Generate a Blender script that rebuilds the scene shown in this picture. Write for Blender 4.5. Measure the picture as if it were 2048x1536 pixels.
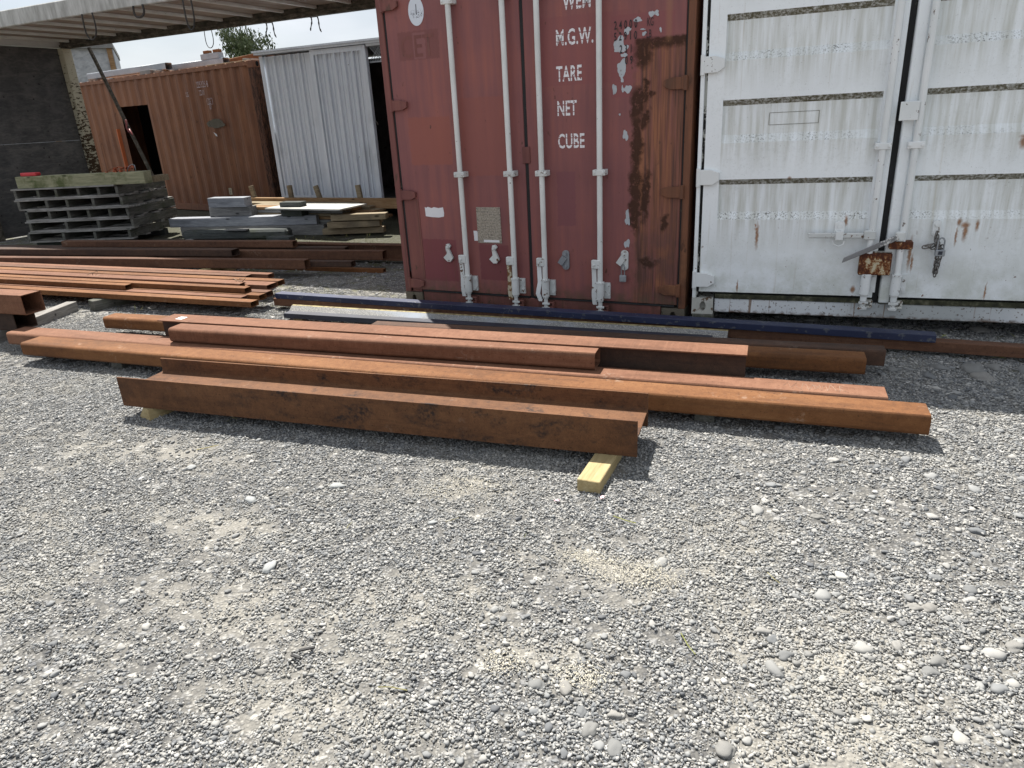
import bpy, bmesh, math, random
import numpy as np
from mathutils import Vector, Matrix, noise as mnoise
random.seed(7); rng = np.random.default_rng(7)
for o in list(bpy.data.objects): bpy.data.objects.remove(o)
SC = bpy.context.scene; COL = SC.collection
R = math.radians

# ------------------------------------------------------------------ camera
cd = bpy.data.cameras.new('camera'); cam = bpy.data.objects.new('camera', cd); COL.objects.link(cam)
cr, cu, cf = Vector((.9078, .4160, -.0505)), Vector((-.1083, .3492, .9308)), Vector((-.4048, .8395, -.3625))
cam.matrix_world = Matrix(((cr.x, cu.x, -cf.x, 3.438), (cr.y, cu.y, -cf.y, -5.081), (cr.z, cu.z, -cf.z, 1.547), (0, 0, 0, 1)))
cd.sensor_width = 36; cd.lens = 36*1400/2048; cd.clip_start = .05; cd.clip_end = 600
SC.camera = cam

# ------------------------------------------------------------------ sky and sun (sun behind the yard, to the left)
SUN_EL, SUN_AZ = R(57.5), R(-45)          # azimuth from +Y, towards -X
world = bpy.data.worlds.new('World'); SC.world = world; world.use_nodes = True
nt = world.node_tree; nt.nodes.clear()
def wn(t, **k):
    n = nt.nodes.new(t)
    for a, v in k.items(): setattr(n, a, v)
    return n
wo = wn('ShaderNodeOutputWorld'); bg = wn('ShaderNodeBackground'); bg.inputs[1].default_value = .05
sky = wn('ShaderNodeTexSky', sky_type='NISHITA'); sky.sun_disc = False
sky.sun_elevation = SUN_EL; sky.sun_rotation = SUN_AZ; sky.air_density = 1.0; sky.dust_density = 1.5
tc = wn('ShaderNodeTexCoord'); mp = wn('ShaderNodeMapping'); mp.inputs['Scale'].default_value = (1, 1, 3.2)
nz = wn('ShaderNodeTexNoise'); nz.inputs['Scale'].default_value = 2.3; nz.inputs['Detail'].default_value = 7
rp = wn('ShaderNodeValToRGB'); rp.color_ramp.elements[0].position = .28; rp.color_ramp.elements[1].position = .60
rp.color_ramp.elements[0].color = (.45, .45, .45, 1); rp.color_ramp.elements[1].color = (1, 1, 1, 1)
nz2 = wn('ShaderNodeTexNoise'); nz2.inputs['Scale'].default_value = 5.; nz2.inputs['Detail'].default_value = 6
rp2 = wn('ShaderNodeValToRGB'); rp2.color_ramp.elements[0].position = .3; rp2.color_ramp.elements[1].position = .7
rp2.color_ramp.elements[0].color = (6.3, 6.75, 7.5, 1); rp2.color_ramp.elements[1].color = (8.6, 8.95, 9.5, 1)
mx = wn('ShaderNodeMix', data_type='RGBA')
L = nt.links.new
L(tc.outputs['Generated'], mp.inputs[0]); L(mp.outputs[0], nz.inputs['Vector']); L(mp.outputs[0], nz2.inputs['Vector'])
L(nz.outputs['Fac'], rp.inputs[0]); L(nz2.outputs['Fac'], rp2.inputs[0])
L(rp.outputs[0], mx.inputs[0]); L(sky.outputs[0], mx.inputs[6]); L(rp2.outputs[0], mx.inputs[7])
L(mx.outputs[2], bg.inputs[0]); L(bg.outputs[0], wo.inputs[0])
sl = bpy.data.lights.new('sun', 'SUN'); sl.energy = 5.0; sl.angle = R(.6); sl.color = (1, .95, .88)
so = bpy.data.objects.new('sun', sl); COL.objects.link(so)
sd = Vector((-.45, .45, 1)).normalized(); so.rotation_euler = sd.to_track_quat('Z', 'Y').to_euler(); so.location = (-10, 10, 20)
SC.view_settings.view_transform = 'Standard'; SC.view_settings.look = 'None'; SC.view_settings.exposure = 1.15; SC.view_settings.gamma = 1
SC.render.engine = 'CYCLES'; SC.cycles.max_bounces = 6; SC.cycles.diffuse_bounces = 4

# ------------------------------------------------------------------ node helper
class G:
    def __init__(s, name):
        s.mat = bpy.data.materials.new(name); s.mat.use_nodes = True; s.t = s.mat.node_tree; s.t.nodes.clear()
        s.o = s.N('ShaderNodeOutputMaterial'); s.b = s.N('ShaderNodeBsdfPrincipled'); s.l(s.b.outputs[0], s.o.inputs[0])
        s._c = None
    def N(s, t, **k):
        n = s.t.nodes.new(t)
        for a, v in k.items(): setattr(n, a, v)
        return n
    def l(s, a, b): s.t.links.new(a, b)
    def put(s, sock, v):
        if isinstance(v, bpy.types.NodeSocket): s.l(v, sock)
        elif v is not None:
            if isinstance(v, (tuple, list)) and sock.type == 'RGBA' and len(v) == 3: v = (*v, 1)
            sock.default_value = v
    def obj(s, rand=False):
        v = s.N('ShaderNodeTexCoord').outputs['Object']
        if rand:
            r = s.N('ShaderNodeObjectInfo').outputs['Random']
            k = s.N('ShaderNodeVectorMath', operation='SCALE'); k.inputs[0].default_value = (31, 17, 23); s.l(r, k.inputs['Scale'])
            a = s.N('ShaderNodeVectorMath', operation='ADD'); s.l(v, a.inputs[0]); s.l(k.outputs[0], a.inputs[1]); v = a.outputs[0]
        return v
    def pos(s): return s.N('ShaderNodeNewGeometry').outputs['Position']
    def rnd(s): return s.N('ShaderNodeObjectInfo').outputs['Random']
    def attr(s, n): return s.N('ShaderNodeAttribute', attribute_name=n).outputs['Fac']
    def sc(s, v, f):
        m = s.N('ShaderNodeVectorMath', operation='MULTIPLY'); s.l(v, m.inputs[0]); m.inputs[1].default_value = f; return m.outputs[0]
    def sep(s, v):
        m = s.N('ShaderNodeSeparateXYZ'); s.l(v, m.inputs[0]); return m.outputs
    def noise(s, v, scale, detail=4, rough=.55, dist=0):
        n = s.N('ShaderNodeTexNoise'); s.l(v, n.inputs['Vector']); n.inputs['Scale'].default_value = scale
        n.inputs['Detail'].default_value = detail; n.inputs['Roughness'].default_value = rough; n.inputs['Distortion'].default_value = dist
        return n.outputs['Fac']
    def vor(s, v, scale, feature='F1', rand=1):
        n = s.N('ShaderNodeTexVoronoi', feature=feature); s.l(v, n.inputs['Vector']); n.inputs['Scale'].default_value = scale
        n.inputs['Randomness'].default_value = rand
        return n.outputs
    def wave(s, v, scale, dist=3, det=3, prof='SIN', d='X', dscale=1.):
        n = s.N('ShaderNodeTexWave', wave_profile=prof, bands_direction=d); s.l(v, n.inputs['Vector']); n.inputs['Scale'].default_value = scale
        n.inputs['Distortion'].default_value = dist; n.inputs['Detail'].default_value = det; n.inputs['Detail Scale'].default_value = dscale
        return n.outputs['Fac']
    def ramp(s, f, st):
        n = s.N('ShaderNodeValToRGB'); s.l(f, n.inputs[0]); e = n.color_ramp.elements
        while len(e) < len(st): e.new(.5)
        for i, (p_, c) in enumerate(st):
            e[i].position = p_; e[i].color = (*c, 1) if isinstance(c, (tuple, list)) else (c, c, c, 1)
        return n.outputs[0]
    def m(s, op, a, b=None, c=None):
        n = s.N('ShaderNodeMath', operation=op)
        for i, v in enumerate((a, b, c)):
            if v is not None: s.put(n.inputs[i], v)
        return n.outputs[0]
    def mr(s, v, a, b, c=0., d=1.):
        n = s.N('ShaderNodeMapRange'); s.put(n.inputs[0], v)
        for i, q in enumerate((a, b, c, d)): n.inputs[1+i].default_value = q
        return n.outputs[0]
    def mix(s, f, a, b, bt='MIX'):
        n = s.N('ShaderNodeMix', data_type='RGBA', blend_type=bt); s.put(n.inputs[0], f); s.put(n.inputs[6], a); s.put(n.inputs[7], b)
        return n.outputs[2]
    def rect(s, x, z, x0, x1, z0, z1, e=.004):
        f = s.m('MULTIPLY', s.mr(x, x0-e, x0+e), s.mr(x, x1+e, x1-e))
        return s.m('MULTIPLY', f, s.m('MULTIPLY', s.mr(z, z0-e, z0+e), s.mr(z, z1+e, z1-e)))
    def ell(s, x, z, cx, cz, rx, rz, e=.25):
        a = s.m('POWER', s.m('MULTIPLY', s.m('SUBTRACT', x, cx), 1/rx), 2.); b = s.m('POWER', s.m('MULTIPLY', s.m('SUBTRACT', z, cz), 1/rz), 2.)
        return s.mr(s.m('SQRT', s.m('ADD', a, b)), 1+e, 1-e)
    def done(s, col, rough=.8, spec=.3, metal=0., bump=None, bstr=.3, bdist=.01):
        s.put(s.b.inputs['Base Color'], col); s.put(s.b.inputs['Roughness'], rough); s.put(s.b.inputs['Metallic'], metal)
        s.put(s.b.inputs['Specular IOR Level'], spec)
        if bump is not None:
            n = s.N('ShaderNodeBump'); n.inputs['Strength'].default_value = bstr; n.inputs['Distance'].default_value = bdist
            s.l(bump, n.inputs['Height']); s.l(n.outputs[0], s.b.inputs['Normal'])
        return s.mat
def V3(*a): return tuple(a)
M = {}
def rust(name, lo, mid, hi, blotch=0., streak=.0, dust=.25, light_pos=.66):
    g = G(name); v = g.obj(True); st = g.sc(v, (.3, 1, 1))
    n1 = g.noise(st, 2.6, 6, .6); n2 = g.noise(v, 22, 5, .65); n3 = g.noise(v, 170, 3, .6)
    f = g.m('ADD', g.m('ADD', g.m('MULTIPLY', n1, .5), g.m('MULTIPLY', n2, .28)), g.m('MULTIPLY', n3, .22))
    c = g.ramp(f, [(.34, lo), (.49, mid), (light_pos, hi)])
    if blotch:
        b = g.noise(g.sc(v, (.75, 1, 1.3)), 6, 4, .6, .4); k = g.m('MULTIPLY', g.mr(b, .50, .62), g.mr(g.noise(v, 60, 4), .34, .62))
        k = g.m('MULTIPLY', k, g.mr(g.noise(g.sc(v, (1, .1, .1)), 1.3, 2), .38, .50))
        c = g.mix(g.m('MULTIPLY', k, blotch), c, (.022, .018, .017))
    if streak:
        w = g.noise(g.sc(v, (60, 1, 4)), 1.2, 3); c = g.mix(g.m('MULTIPLY', g.mr(w, .52, .68), streak), c, hi)
    wm = g.m('MULTIPLY', g.mr(g.noise(g.sc(v, (.25, 1, 3)), 9, 5, .7), .52, .68), .5); c = g.mix(wm, c, lo)
    pit = g.m('MULTIPLY', g.mr(g.noise(v, 85, 2, .5), .64, .69), .55); c = g.mix(pit, c, tuple(q*.5 for q in lo))
    if dust:
        d = g.m('MULTIPLY', g.mr(g.noise(v, 5, 5, .7), .6, .75), g.mr(g.noise(v, 40, 3), .5, .62)); c = g.mix(g.m('MULTIPLY', d, dust), c, (.50, .42, .34))
    M[name] = g.done(c, .82, .22, 0, g.m('ADD', n3, g.m('MULTIPLY', n2, .6)), .35, .004)
rust('rust_orange', (.066, .030, .014), (.145, .061, .023), (.222, .106, .043))
rust('rust_orange_blotchy', (.055, .027, .015), (.120, .055, .026), (.19, .093, .043), blotch=.92, dust=.15)
rust('rust_pink', (.090, .041, .023), (.158, .073, .042), (.225, .116, .070), streak=.25)
rust('rust_brown', (.058, .030, .020), (.112, .055, .033), (.175, .092, .055))
rust('rust_dark', (.03, .022, .019), (.062, .038, .028), (.115, .062, .040), dust=.12)
rust('rust_scale', (.02, .012, .01), (.055, .026, .016), (.13, .055, .026), dust=0)

def paint(name, c1, c2, chip=None, chipamt=.62, rough=.5, spec=.4, bs=.08):
    g = G(name); v = g.obj(True); n1 = g.noise(v, 3, 5, .6); n2 = g.noise(v, 45, 4, .6)
    c = g.mix(g.mr(n1, .35, .65), c1, c2)
    if chip:
        k = g.mr(g.m('ADD', g.m('MULTIPLY', g.noise(v, 16, 5, .65), .6), g.m('MULTIPLY', n2, .4)), chipamt, chipamt+.02); c = g.mix(k, c, chip)
    M[name] = g.done(c, rough, spec, 0, n2, bs, .003)
paint('white_metal', (.66, .69, .69), (.75, .77, .77), (.16, .13, .11), .60)
paint('worn_lever', (.16, .16, .165), (.24, .24, .24), (.55, .55, .53), .54)
paint('white_hardware', (.52, .54, .53), (.66, .68, .67), (.13, .075, .045), .575)
paint('cream_bar', (.58, .60, .58), (.69, .71, .70), (.15, .12, .09), .635)
paint('rust_flecked_handle', (.42, .36, .24), (.55, .50, .40), (.17, .08, .03), .50)
paint('blue_paint', (.013, .018, .048), (.022, .030, .072), (.075, .08, .095), .575, .5)
paint('blue_black', (.016, .019, .030), (.026, .030, .046), (.10, .10, .11), .63, .5)
paint('rubber', (.012, .012, .013), (.022, .022, .023), (.06, .065, .05), .62, .75)
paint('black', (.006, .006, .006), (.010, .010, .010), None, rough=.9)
paint('flake_grey', (.36, .39, .42), (.46, .49, .52), (.25, .24, .23), .60, .6)
paint('sticker', (.66, .67, .70), (.72, .73, .75), None, rough=.5)
paint('dark_print', (.012, .010, .012), (.022, .02, .022), None, rough=.6)
paint('rag_pink', (.22, .06, .06), (.28, .09, .09), None)
paint('chalk', (.27, .19, .14), (.34, .26, .20), None)
paint('red_plastic', (.42, .02, .03), (.50, .03, .04), None, rough=.45)
paint('strap_orange', (.36, .085, .035), (.45, .13, .06), None, rough=.8)
paint('orange_leaf', (.45, .11, .035), (.50, .14, .05), None, rough=.7)
paint('dark_cable', (.03, .028, .026), (.05, .045, .04), None, rough=.8)
paint('wire', (.25, .18, .12), (.36, .28, .20), None, rough=.7)
paint('casting_grime', (.10, .088, .062), (.15, .125, .10), (.055, .055, .035), .55, .8)
paint('white_casting', (.42, .42, .38), (.55, .55, .51), (.12, .075, .045), .555, .7)
paint('pink_plastic', (.62, .36, .42), (.66, .42, .48), None)
paint('cream_lettering', (.45, .40, .28), (.52, .47, .34), None)

def galv(name, c1, c2, rough=.45, metal=.55):
    g = G(name); v = g.obj(True); n1 = g.noise(v, 4, 4); n2 = g.vor(v, 60)[0]; c = g.mix(g.mr(n1, .3, .7), c1, c2); c = g.mix(g.m('MULTIPLY', n2, .35), c, (.16, .17, .18))
    M[name] = g.done(c, rough, .4, metal, g.noise(v, 30), .06, .003)
galv('galvanised', (.26, .28, .30), (.36, .38, .41)); galv('dull_steel', (.16, .15, .14), (.24, .22, .20), .5, .7); galv('grey_mill_steel', (.24, .26, .29), (.36, .38, .40), .5, .35)
g = G('speckled_plate'); v = g.obj(True); c = g.ramp(g.noise(v, 120, 3, .7), [(.4, (.13, .13, .13)), (.52, (.21, .21, .20)), (.62, (.34, .33, .30))]); c = g.mix(g.mr(g.noise(g.sc(v, (.4, 1, 1)), 5), .5, .7), c, (.26, .29, .33)); M['speckled_plate'] = g.done(c, .6, .3, .2, g.noise(v, 120), .2, .003)
g = G('yellow_edge'); v = g.obj(True); M['yellow_edge'] = g.done(g.ramp(g.noise(v, 30, 4), [(.35, (.13, .10, .05)), (.6, (.30, .25, .12))]), .8)

def timber(name, c_lo, c_mid, c_hi, stain=None, samt=.6, dirs=(1.2, 14, 14)):
    g = G(name); v = g.obj(True); sv = g.sc(v, dirs)
    n1 = g.noise(sv, 1.6, 5, .6, 1.2); n2 = g.noise(sv, 9, 4, .65); n0 = g.noise(v, 2.2, 3)
    f = g.m('ADD', g.m('ADD', g.m('MULTIPLY', n1, .45), g.m('MULTIPLY', n2, .35)), g.m('MULTIPLY', n0, .2))
    c = g.ramp(f, [(.36, c_lo), (.5, c_mid), (.64, c_hi)])
    kn = g.vor(g.sc(v, (2.2, 6, 6)), 1.3)[0]; c = g.mix(g.mr(kn, .13, .07), c, tuple(x*.4 for x in c_lo))
    if stain:
        k = g.mr(g.noise(v, 3.5, 5, .65), .50, .66); c = g.mix(g.m('MULTIPLY', k, samt), c, stain)
    M[name] = g.done(c, .85, .2, 0, g.m('ADD', n2, n1), .35, .006)
timber('pine_fresh', (.25, .19, .095), (.34, .27, .14), (.42, .345, .20), dirs=(14, 1.2, 14))
timber('timber_grey', (.10, .10, .098), (.19, .19, .185), (.30, .30, .29))
timber('timber_grey_y', (.12, .115, .105), (.21, .20, .185), (.32, .31, .29), dirs=(14, 1.2, 14))
timber('timber_blue_grey', (.15, .16, .18), (.25, .265, .29), (.36, .375, .40))
timber('timber_green', (.15, .155, .095), (.26, .26, .165), (.36, .35, .24), (.055, .075, .02), .8)
timber('timber_dark', (.030, .034, .034), (.062, .070, .068), (.115, .12, .115), (.05, .06, .035), .5)
timber('timber_brown', (.15, .085, .04), (.25, .155, .08), (.34, .23, .13))
timber('timber_tan', (.15, .12, .075), (.235, .19, .125), (.32, .27, .19), (.10, .085, .065), .6)
timber('timber_side', (.045, .045, .04), (.10, .10, .088), (.19, .185, .165), (.05, .06, .03), .55, dirs=(14, 1.2, 14))
timber('pallet_deck', (.12, .115, .105), (.24, .235, .22), (.40, .395, .38), (.07, .065, .055), .5)
timber('plywood_dark', (.050, .050, .052), (.082, .081, .080), (.14, .133, .125), (.16, .153, .146), .35, dirs=(14, 1.5, 5))
g = G('panel_pale'); v = g.obj(True); M['panel_pale'] = g.done(g.ramp(g.noise(v, 5, 5), [(.3, (.30, .30, .28)), (.6, (.44, .44, .41))]), .8)

# red container paint: faded maroon, repainted rectangles, rust on the right-hand side of the right door
g = G('maroon_door_paint'); v = g.obj(); X, Y, Z = g.sep(v)
wob = g.m('MULTIPLY', g.m('SUBTRACT', g.noise(v, 9, 5, .65), .5), .16); wob2 = g.m('MULTIPLY', g.m('SUBTRACT', g.noise(v, 40, 4, .65), .5), .03)
Xw = g.m('ADD', X, wob); Zw = g.m('ADD', Z, wob); Xs = g.m('ADD', X, wob2); Zs = g.m('ADD', Z, wob2)
sv = g.sc(v, (9, 1, .55)); st = g.noise(sv, 2, 5, .6); big = g.noise(v, 1.4, 4)
c = g.ramp(g.m('ADD', g.m('MULTIPLY', st, .5), g.m('MULTIPLY', big, .5)), [(.36, (.178, .068, .071)), (.5, (.225, .083, .079)), (.64, (.28, .097, .080))])
for (x0, x1, z0, z1, cc, a) in [(.19, .57, 1.18, 1.54, (.27, .085, .062), .75), (.655, 1.06, 1.09, 1.66, (.255, .082, .064), .6), (.17, .53, 1.954, 2.152, (.17, .058, .052), .75),
        (.30, .41, 1.96, 2.14, (.25, .105, .105), .6), (.222, .54, .23, .583, (.17, .042, .05), .8), (.757, 1.022, .262, .55, (.165, .045, .05), .8), (1.45, 1.597, .713, 1.11, (.175, .062, .072), .8),
        (1.32, 2.0, 1.70, 2.14, (.22, .07, .072), .5), (1.87, 2.3, 1.60, 2.11, (.22, .066, .07), .6)]:
    c = g.mix(g.m('MULTIPLY', g.rect(Xs, Zs, x0, x1, z0, z1, .004), a), c, cc)
rz = g.m('MULTIPLY', g.mr(Xw, 2.02, 2.07), g.mr(Zs, 1.95, 1.925))
rz = g.m('MULTIPLY', rz, g.mr(Zw, .10, .3, .6, 1.)); rz = g.m('MULTIPLY', rz, g.mr(g.noise(g.sc(v, (17, 1, .9)), 1.7, 5, .6), .36, .52, .42, 1.))
rc = g.ramp(g.noise(g.sc(v, (26, 1, .8)), 1.6, 6, .65), [(.34, (.085, .038, .030)), (.48, (.20, .077, .043)), (.66, (.30, .122, .055))])
low = g.m('MULTIPLY', g.mr(Z, .95, .55), g.mr(g.noise(v, 6, 5, .6), .36, .55)); rc = g.mix(g.m('MULTIPLY', low, .75), rc, (.105, .05, .045))
edge = g.mr(X, 2.28, 2.40); rc = g.mix(g.m('MULTIPLY', edge, .7), rc, (.075, .036, .026))
c = g.mix(g.m('MULTIPLY', rz, .95), c, rc)
lip = g.m('MULTIPLY', g.m('MULTIPLY', g.mr(Zw, 1.875, 1.92), g.mr(Zs, 1.965, 1.95)), g.mr(Xs, 2.03, 2.05)); sc_ = lip
for (cx, cz, rx, rz_) in [(2.09, 1.86, .07, .08), (2.062, 1.56, .05, .10), (2.056, 1.30, .04, .22), (2.052, 1.0, .045, .20), (2.055, .80, .04, .14), (2.118, 1.62, .022, .07), (2.13, 1.70, .03, .03), (2.115, 1.45, .03, .05), (2.125, .93, .03, .18), (2.16, 1.62, .02, .03), (2.155, .464, .07, .04), (2.27, .75, .03, .05)]:
    sc_ = g.m('MAXIMUM', sc_, g.ell(Xw, Zw, cx, cz, rx, rz_, .3))
drip = g.m('MULTIPLY', g.m('MULTIPLY', g.mr(g.noise(g.sc(v, (40, 1, .9)), 1.5, 4, .6), .52, .62), g.mr(Xw, 2.03, 2.08)), g.mr(Zw, 1.93, 1.7)); c = g.mix(g.m('MULTIPLY', drip, .7), c, (.058, .027, .019))
sc_ = g.m('MULTIPLY', sc_, g.mr(g.noise(v, 34, 5, .7), .30, .44)); c = g.mix(g.m('MULTIPLY', sc_, .92), c, (.045, .021, .013))
sp = g.m('MULTIPLY', g.mr(g.noise(g.sc(v, (1, 1, .6)), 21, 4, .6), .655, .70), g.mr(g.noise(v, 1.8, 3), .45, .6)); c = g.mix(sp, c, (.10, .042, .03))
run = g.m('MULTIPLY', g.mr(g.noise(g.sc(v, (34, 1, .7)), 1.3, 3), .60, .72), g.mr(Z, 1.0, .15)); c = g.mix(g.m('MULTIPLY', run, .45), c, (.13, .07, .035))
yl = g.m('MULTIPLY', g.rect(X, Z, 2.255, 2.275, 1.93, 2.5, .02), .6); c = g.mix(yl, c, (.33, .17, .085))
dirt = g.m('MULTIPLY', g.mr(Zw, .26, .15), g.mr(g.noise(v, 12, 5, .7), .35, .6)); c = g.mix(g.m('MULTIPLY', dirt, .7), c, (.085, .07, .04))
M['maroon_door_paint'] = g.done(c, g.mr(sc_, 0, 1, .52, .95), .35, 0, g.m('ADD', g.m('MULTIPLY', sc_, 1.), g.m('MULTIPLY', g.noise(v, 5, 3), .6)), .28, .012)
def contpaint(name, c1, c2, c3, rustc, z1=.35, amt=.6):
    g = G(name); v = g.obj(); X, Y, Z = g.sep(v); st = g.noise(g.sc(v, (8, 8, .6)), 2, 6, .62); big = g.noise(v, 1.3, 4)
    c = g.ramp(g.m('ADD', g.m('MULTIPLY', st, .55), g.m('MULTIPLY', big, .45)), [(.36, c1), (.5, c2), (.64, c3)])
    k = g.m('MULTIPLY', g.mr(g.noise(g.sc(v, (1, 1, .5)), 16, 5, .65), .60, .66), g.mr(g.noise(v, 2, 3), .42, .6)); c = g.mix(k, c, rustc)
    k2 = g.m('MULTIPLY', g.mr(Z, z1, 0), g.mr(g.noise(v, 10, 5, .7), .38, .6)); c = g.mix(g.m('MULTIPLY', k2, amt), c, rustc)
    run = g.m('MULTIPLY', g.mr(g.noise(g.sc(v, (30, 30, .5)), 1.4, 3), .58, .70), .5); c = g.mix(run, c, rustc)
    M[name] = g.done(c, .62, .3, 0, g.m('ADD', g.noise(v, 5, 3), g.m('MULTIPLY', g.noise(v, 60, 3), .3)), .15, .006)
contpaint('maroon_frame_paint', (.13, .050, .046), (.175, .066, .058), (.22, .085, .068), (.07, .045, .03))
contpaint('maroon_rusty_post', (.10, .048, .030), (.17, .070, .038), (.24, .105, .05), (.05, .025, .016), .8, .8)
contpaint('orange_side_paint', (.145, .063, .037), (.205, .090, .049), (.265, .120, .062), (.085, .040, .025), .5)
contpaint('orange_end_paint', (.30, .12, .045), (.36, .15, .06), (.42, .18, .08), (.14, .06, .03))
# peeling post
def peel(name, top, under, z0, z1, lo=.44, hi=.60, s=(1, 1, 2.4)):
    g = G(name); v = g.obj(True); X, Y, Z = g.sep(v); n = g.m('ADD', g.m('MULTIPLY', g.noise(g.sc(v, s), 11, 5, .6), .75), g.m('MULTIPLY', g.noise(v, 70, 3), .25))
    th = g.mr(g.sep(g.N('ShaderNodeTexCoord').outputs['Object'])[2], z0, z1, lo, hi); k = g.mr(g.m('SUBTRACT', n, th), -.012, .012)
    c = g.mix(k, top, under); M[name] = g.done(c, .8, .2, 0, g.m('MULTIPLY', k, -1.), .4, .004)
peel('peeling_cream', (.47, .44, .33), (.055, .035, .02), .6, 3.0, .42, .62)
peel('peeling_white', (.42, .43, .40), (.018, .018, .018), 0, 2.5, .47, .50, (1, 1, .25))
peel('peeling_brown', (.13, .062, .04), (.045, .026, .02), 0, 2.6, .5, .5, (5, 5, 1.))
# white container
def whitep(name, grime, speck, tint=(.84, .88, .90)):
    g = G(name); v = g.obj(); X, Y, Z = g.sep(v); st = g.noise(g.sc(v, (11, 1, .8)), 2, 6, .6); big = g.noise(v, 1.6, 4)
    c = g.mix(g.mr(big, .35, .65), tint, tuple(x*.92 for x in tint))
    ph = g.m('FRACT', g.m('MULTIPLY', g.m('SUBTRACT', 2.049-.09, Z), 1/.505))      # 0 just below each ledge
    inr = g.m('MAXIMUM', g.rect(X, Z, .150, 1.098, .45, 2.5, .003), g.rect(X, Z, 1.335, 2.285, .45, 2.5, .003)); wash = g.m('MULTIPLY', g.mr(ph, .36, .04), g.mr(st, .40, .66)); wash2 = g.m('MULTIPLY', g.mr(ph, .95, .54), g.mr(st, .38, .64))
    c = g.mix(g.m('MULTIPLY', g.m('MULTIPLY', g.m('MAXIMUM', wash, wash2), inr), .6), c, (.40, .40, .33))
    lowd = g.m('MULTIPLY', g.mr(Z, .62, .12), g.mr(g.noise(v, 5, 5, .65), .38, .62)); c = g.mix(g.m('MULTIPLY', lowd, .55), c, (.33, .35, .24))
    ye = g.m('MULTIPLY', g.mr(g.noise(g.sc(v, (14, 1, .35)), 1.3, 3), .60, .70), g.mr(X, 1.25, 1.6)); c = g.mix(g.m('MULTIPLY', ye, .45), c, (.50, .43, .26))
    c = g.mix(g.m('MULTIPLY', g.mr(g.noise(v, 110, 2, .7), .69, .72), .5), c, (.16, .16, .14))
    br = g.m('MULTIPLY', g.mr(g.noise(g.sc(v, (22, 1, .6)), 1.5, 4, .6), .62, .72), g.mr(g.noise(v, 1.7, 3), .42, .6)); c = g.mix(g.m('MULTIPLY', br, .55), c, (.36, .30, .19))
    mott = g.m('MULTIPLY', g.mr(g.noise(v, 42, 5, .75), .50, .64), g.mr(g.noise(v, 2.4, 4, .6), .44, .62)); c = g.mix(g.m('MULTIPLY', mott, .22), c, (.42, .44, .42))
    rs = 0.
    for (cx, cz, rx, rz_) in [(.415, .615, .012, .012), (.42, .57, .010, .075), (.405, .64, .005, .01), (1.62, .66, .012, .02), (1.655, .64, .02, .018), (1.66, .60, .012, .05), (1.72, .64, .008, .03), (1.615, .57, .006, .05), (1.88, 1.13, .02, .035), (1.89, 1.16, .03, .012), (.31, .21, .006, .04), (1.06, .21, .014, .022), (1.37, .46, .010, .09), (1.39, .40, .006, .05), (1.83, .22, .005, .05), (2.08, .2, .006, .03), (.065, .24, .012, .03), (.97, .67, .01, .03), (.60, .945, .012, .014), (.70, .943, .006, .008)]:
        rs = g.m('MAXIMUM', rs, g.ell(g.m('ADD', X, g.m('MULTIPLY', g.m('SUBTRACT', g.noise(v, 50, 3), .5), .02)), Z, cx, cz, rx, rz_, .5))
    c = g.mix(g.m('MULTIPLY', rs, .9), c, g.mix(g.noise(v, 60, 3), (.10, .04, .02), (.42, .19, .06)))
    chip = g.m('MULTIPLY', g.mr(g.noise(v, 26, 3, .6), .69, .71), g.mr(Z, .75, .25)); c = g.mix(chip, c, (.20, .12, .09))
    if grime: c = g.mix(g.mr(g.noise(v, 55, 5, .7), .30, .56), c, (.105, .095, .058)); c = g.mix(g.mr(g.noise(v, 9, 3), .5, .7, 0, .5), c, (.23, .22, .17))
    if speck: c = g.mix(g.m('MULTIPLY', g.mr(g.noise(g.sc(v, (1, 1, 1)), 95, 3, .75), .535, .60), g.mr(g.noise(v, 3.5, 4), .38, .60)), c, (.15, .15, .135))
    M[name] = g.done(c, .5, .35, 0, g.m('ADD', g.noise(v, 4, 3), g.m('MULTIPLY', g.noise(v, 90, 3), .3)), .18, .008)
whitep('white_paint', 0, 0); whitep('white_ledge_algae', 1, 0); whitep('white_slope_speckled', 0, 1)
g = G('white_sill_paint'); v = g.obj(); X, Y, Z = g.sep(v); c = g.mix(g.mr(g.noise(v, 4, 4), .35, .65), (.56, .59, .62), (.64, .66, .67))
c = g.mix(g.m('MULTIPLY', g.m('MULTIPLY', g.mr(X, .9, 1.3), g.mr(X, 2.1, 1.7)), .55), c, (.24, .26, .24))
run = g.m('MULTIPLY', g.mr(g.noise(g.sc(v, (13, 1, .7)), 1.6, 3, .5, .4), .62, .66), .8); c = g.mix(run, c, (.17, .085, .035))
lo = g.m('MULTIPLY', g.mr(g.m('ADD', Z, g.m('MULTIPLY', g.noise(v, 22, 5, .7), .07)), .075, .045), g.mr(g.noise(v, 30, 4), .40, .5)); c = g.mix(lo, c, (.10, .055, .03)); c = g.mix(g.m('MULTIPLY', g.mr(g.noise(v, 60, 3), .62, .66), .8), c, (.10, .07, .05))
M['white_sill_paint'] = g.done(c, .55)
g = G('algae_gasket'); v = g.obj(); M['algae_gasket'] = g.done(g.ramp(g.noise(v, 18, 5, .7), [(.35, (.016, .017, .013)), (.52, (.045, .046, .026)), (.66, (.13, .125, .085))]), .9)
g = G('lockbox_rust'); v = g.obj(); X, Y, Z = g.sep(v); n = g.m('ADD', g.m('MULTIPLY', g.noise(g.sc(v, (1.5, 1, .7)), 22, 4, .6), .7), g.m('MULTIPLY', g.noise(v, 90, 3), .3)); bd = g.m('MULTIPLY', g.rect(X, Z, 1.095, 1.245, .35, .45, .02), .10)
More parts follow.
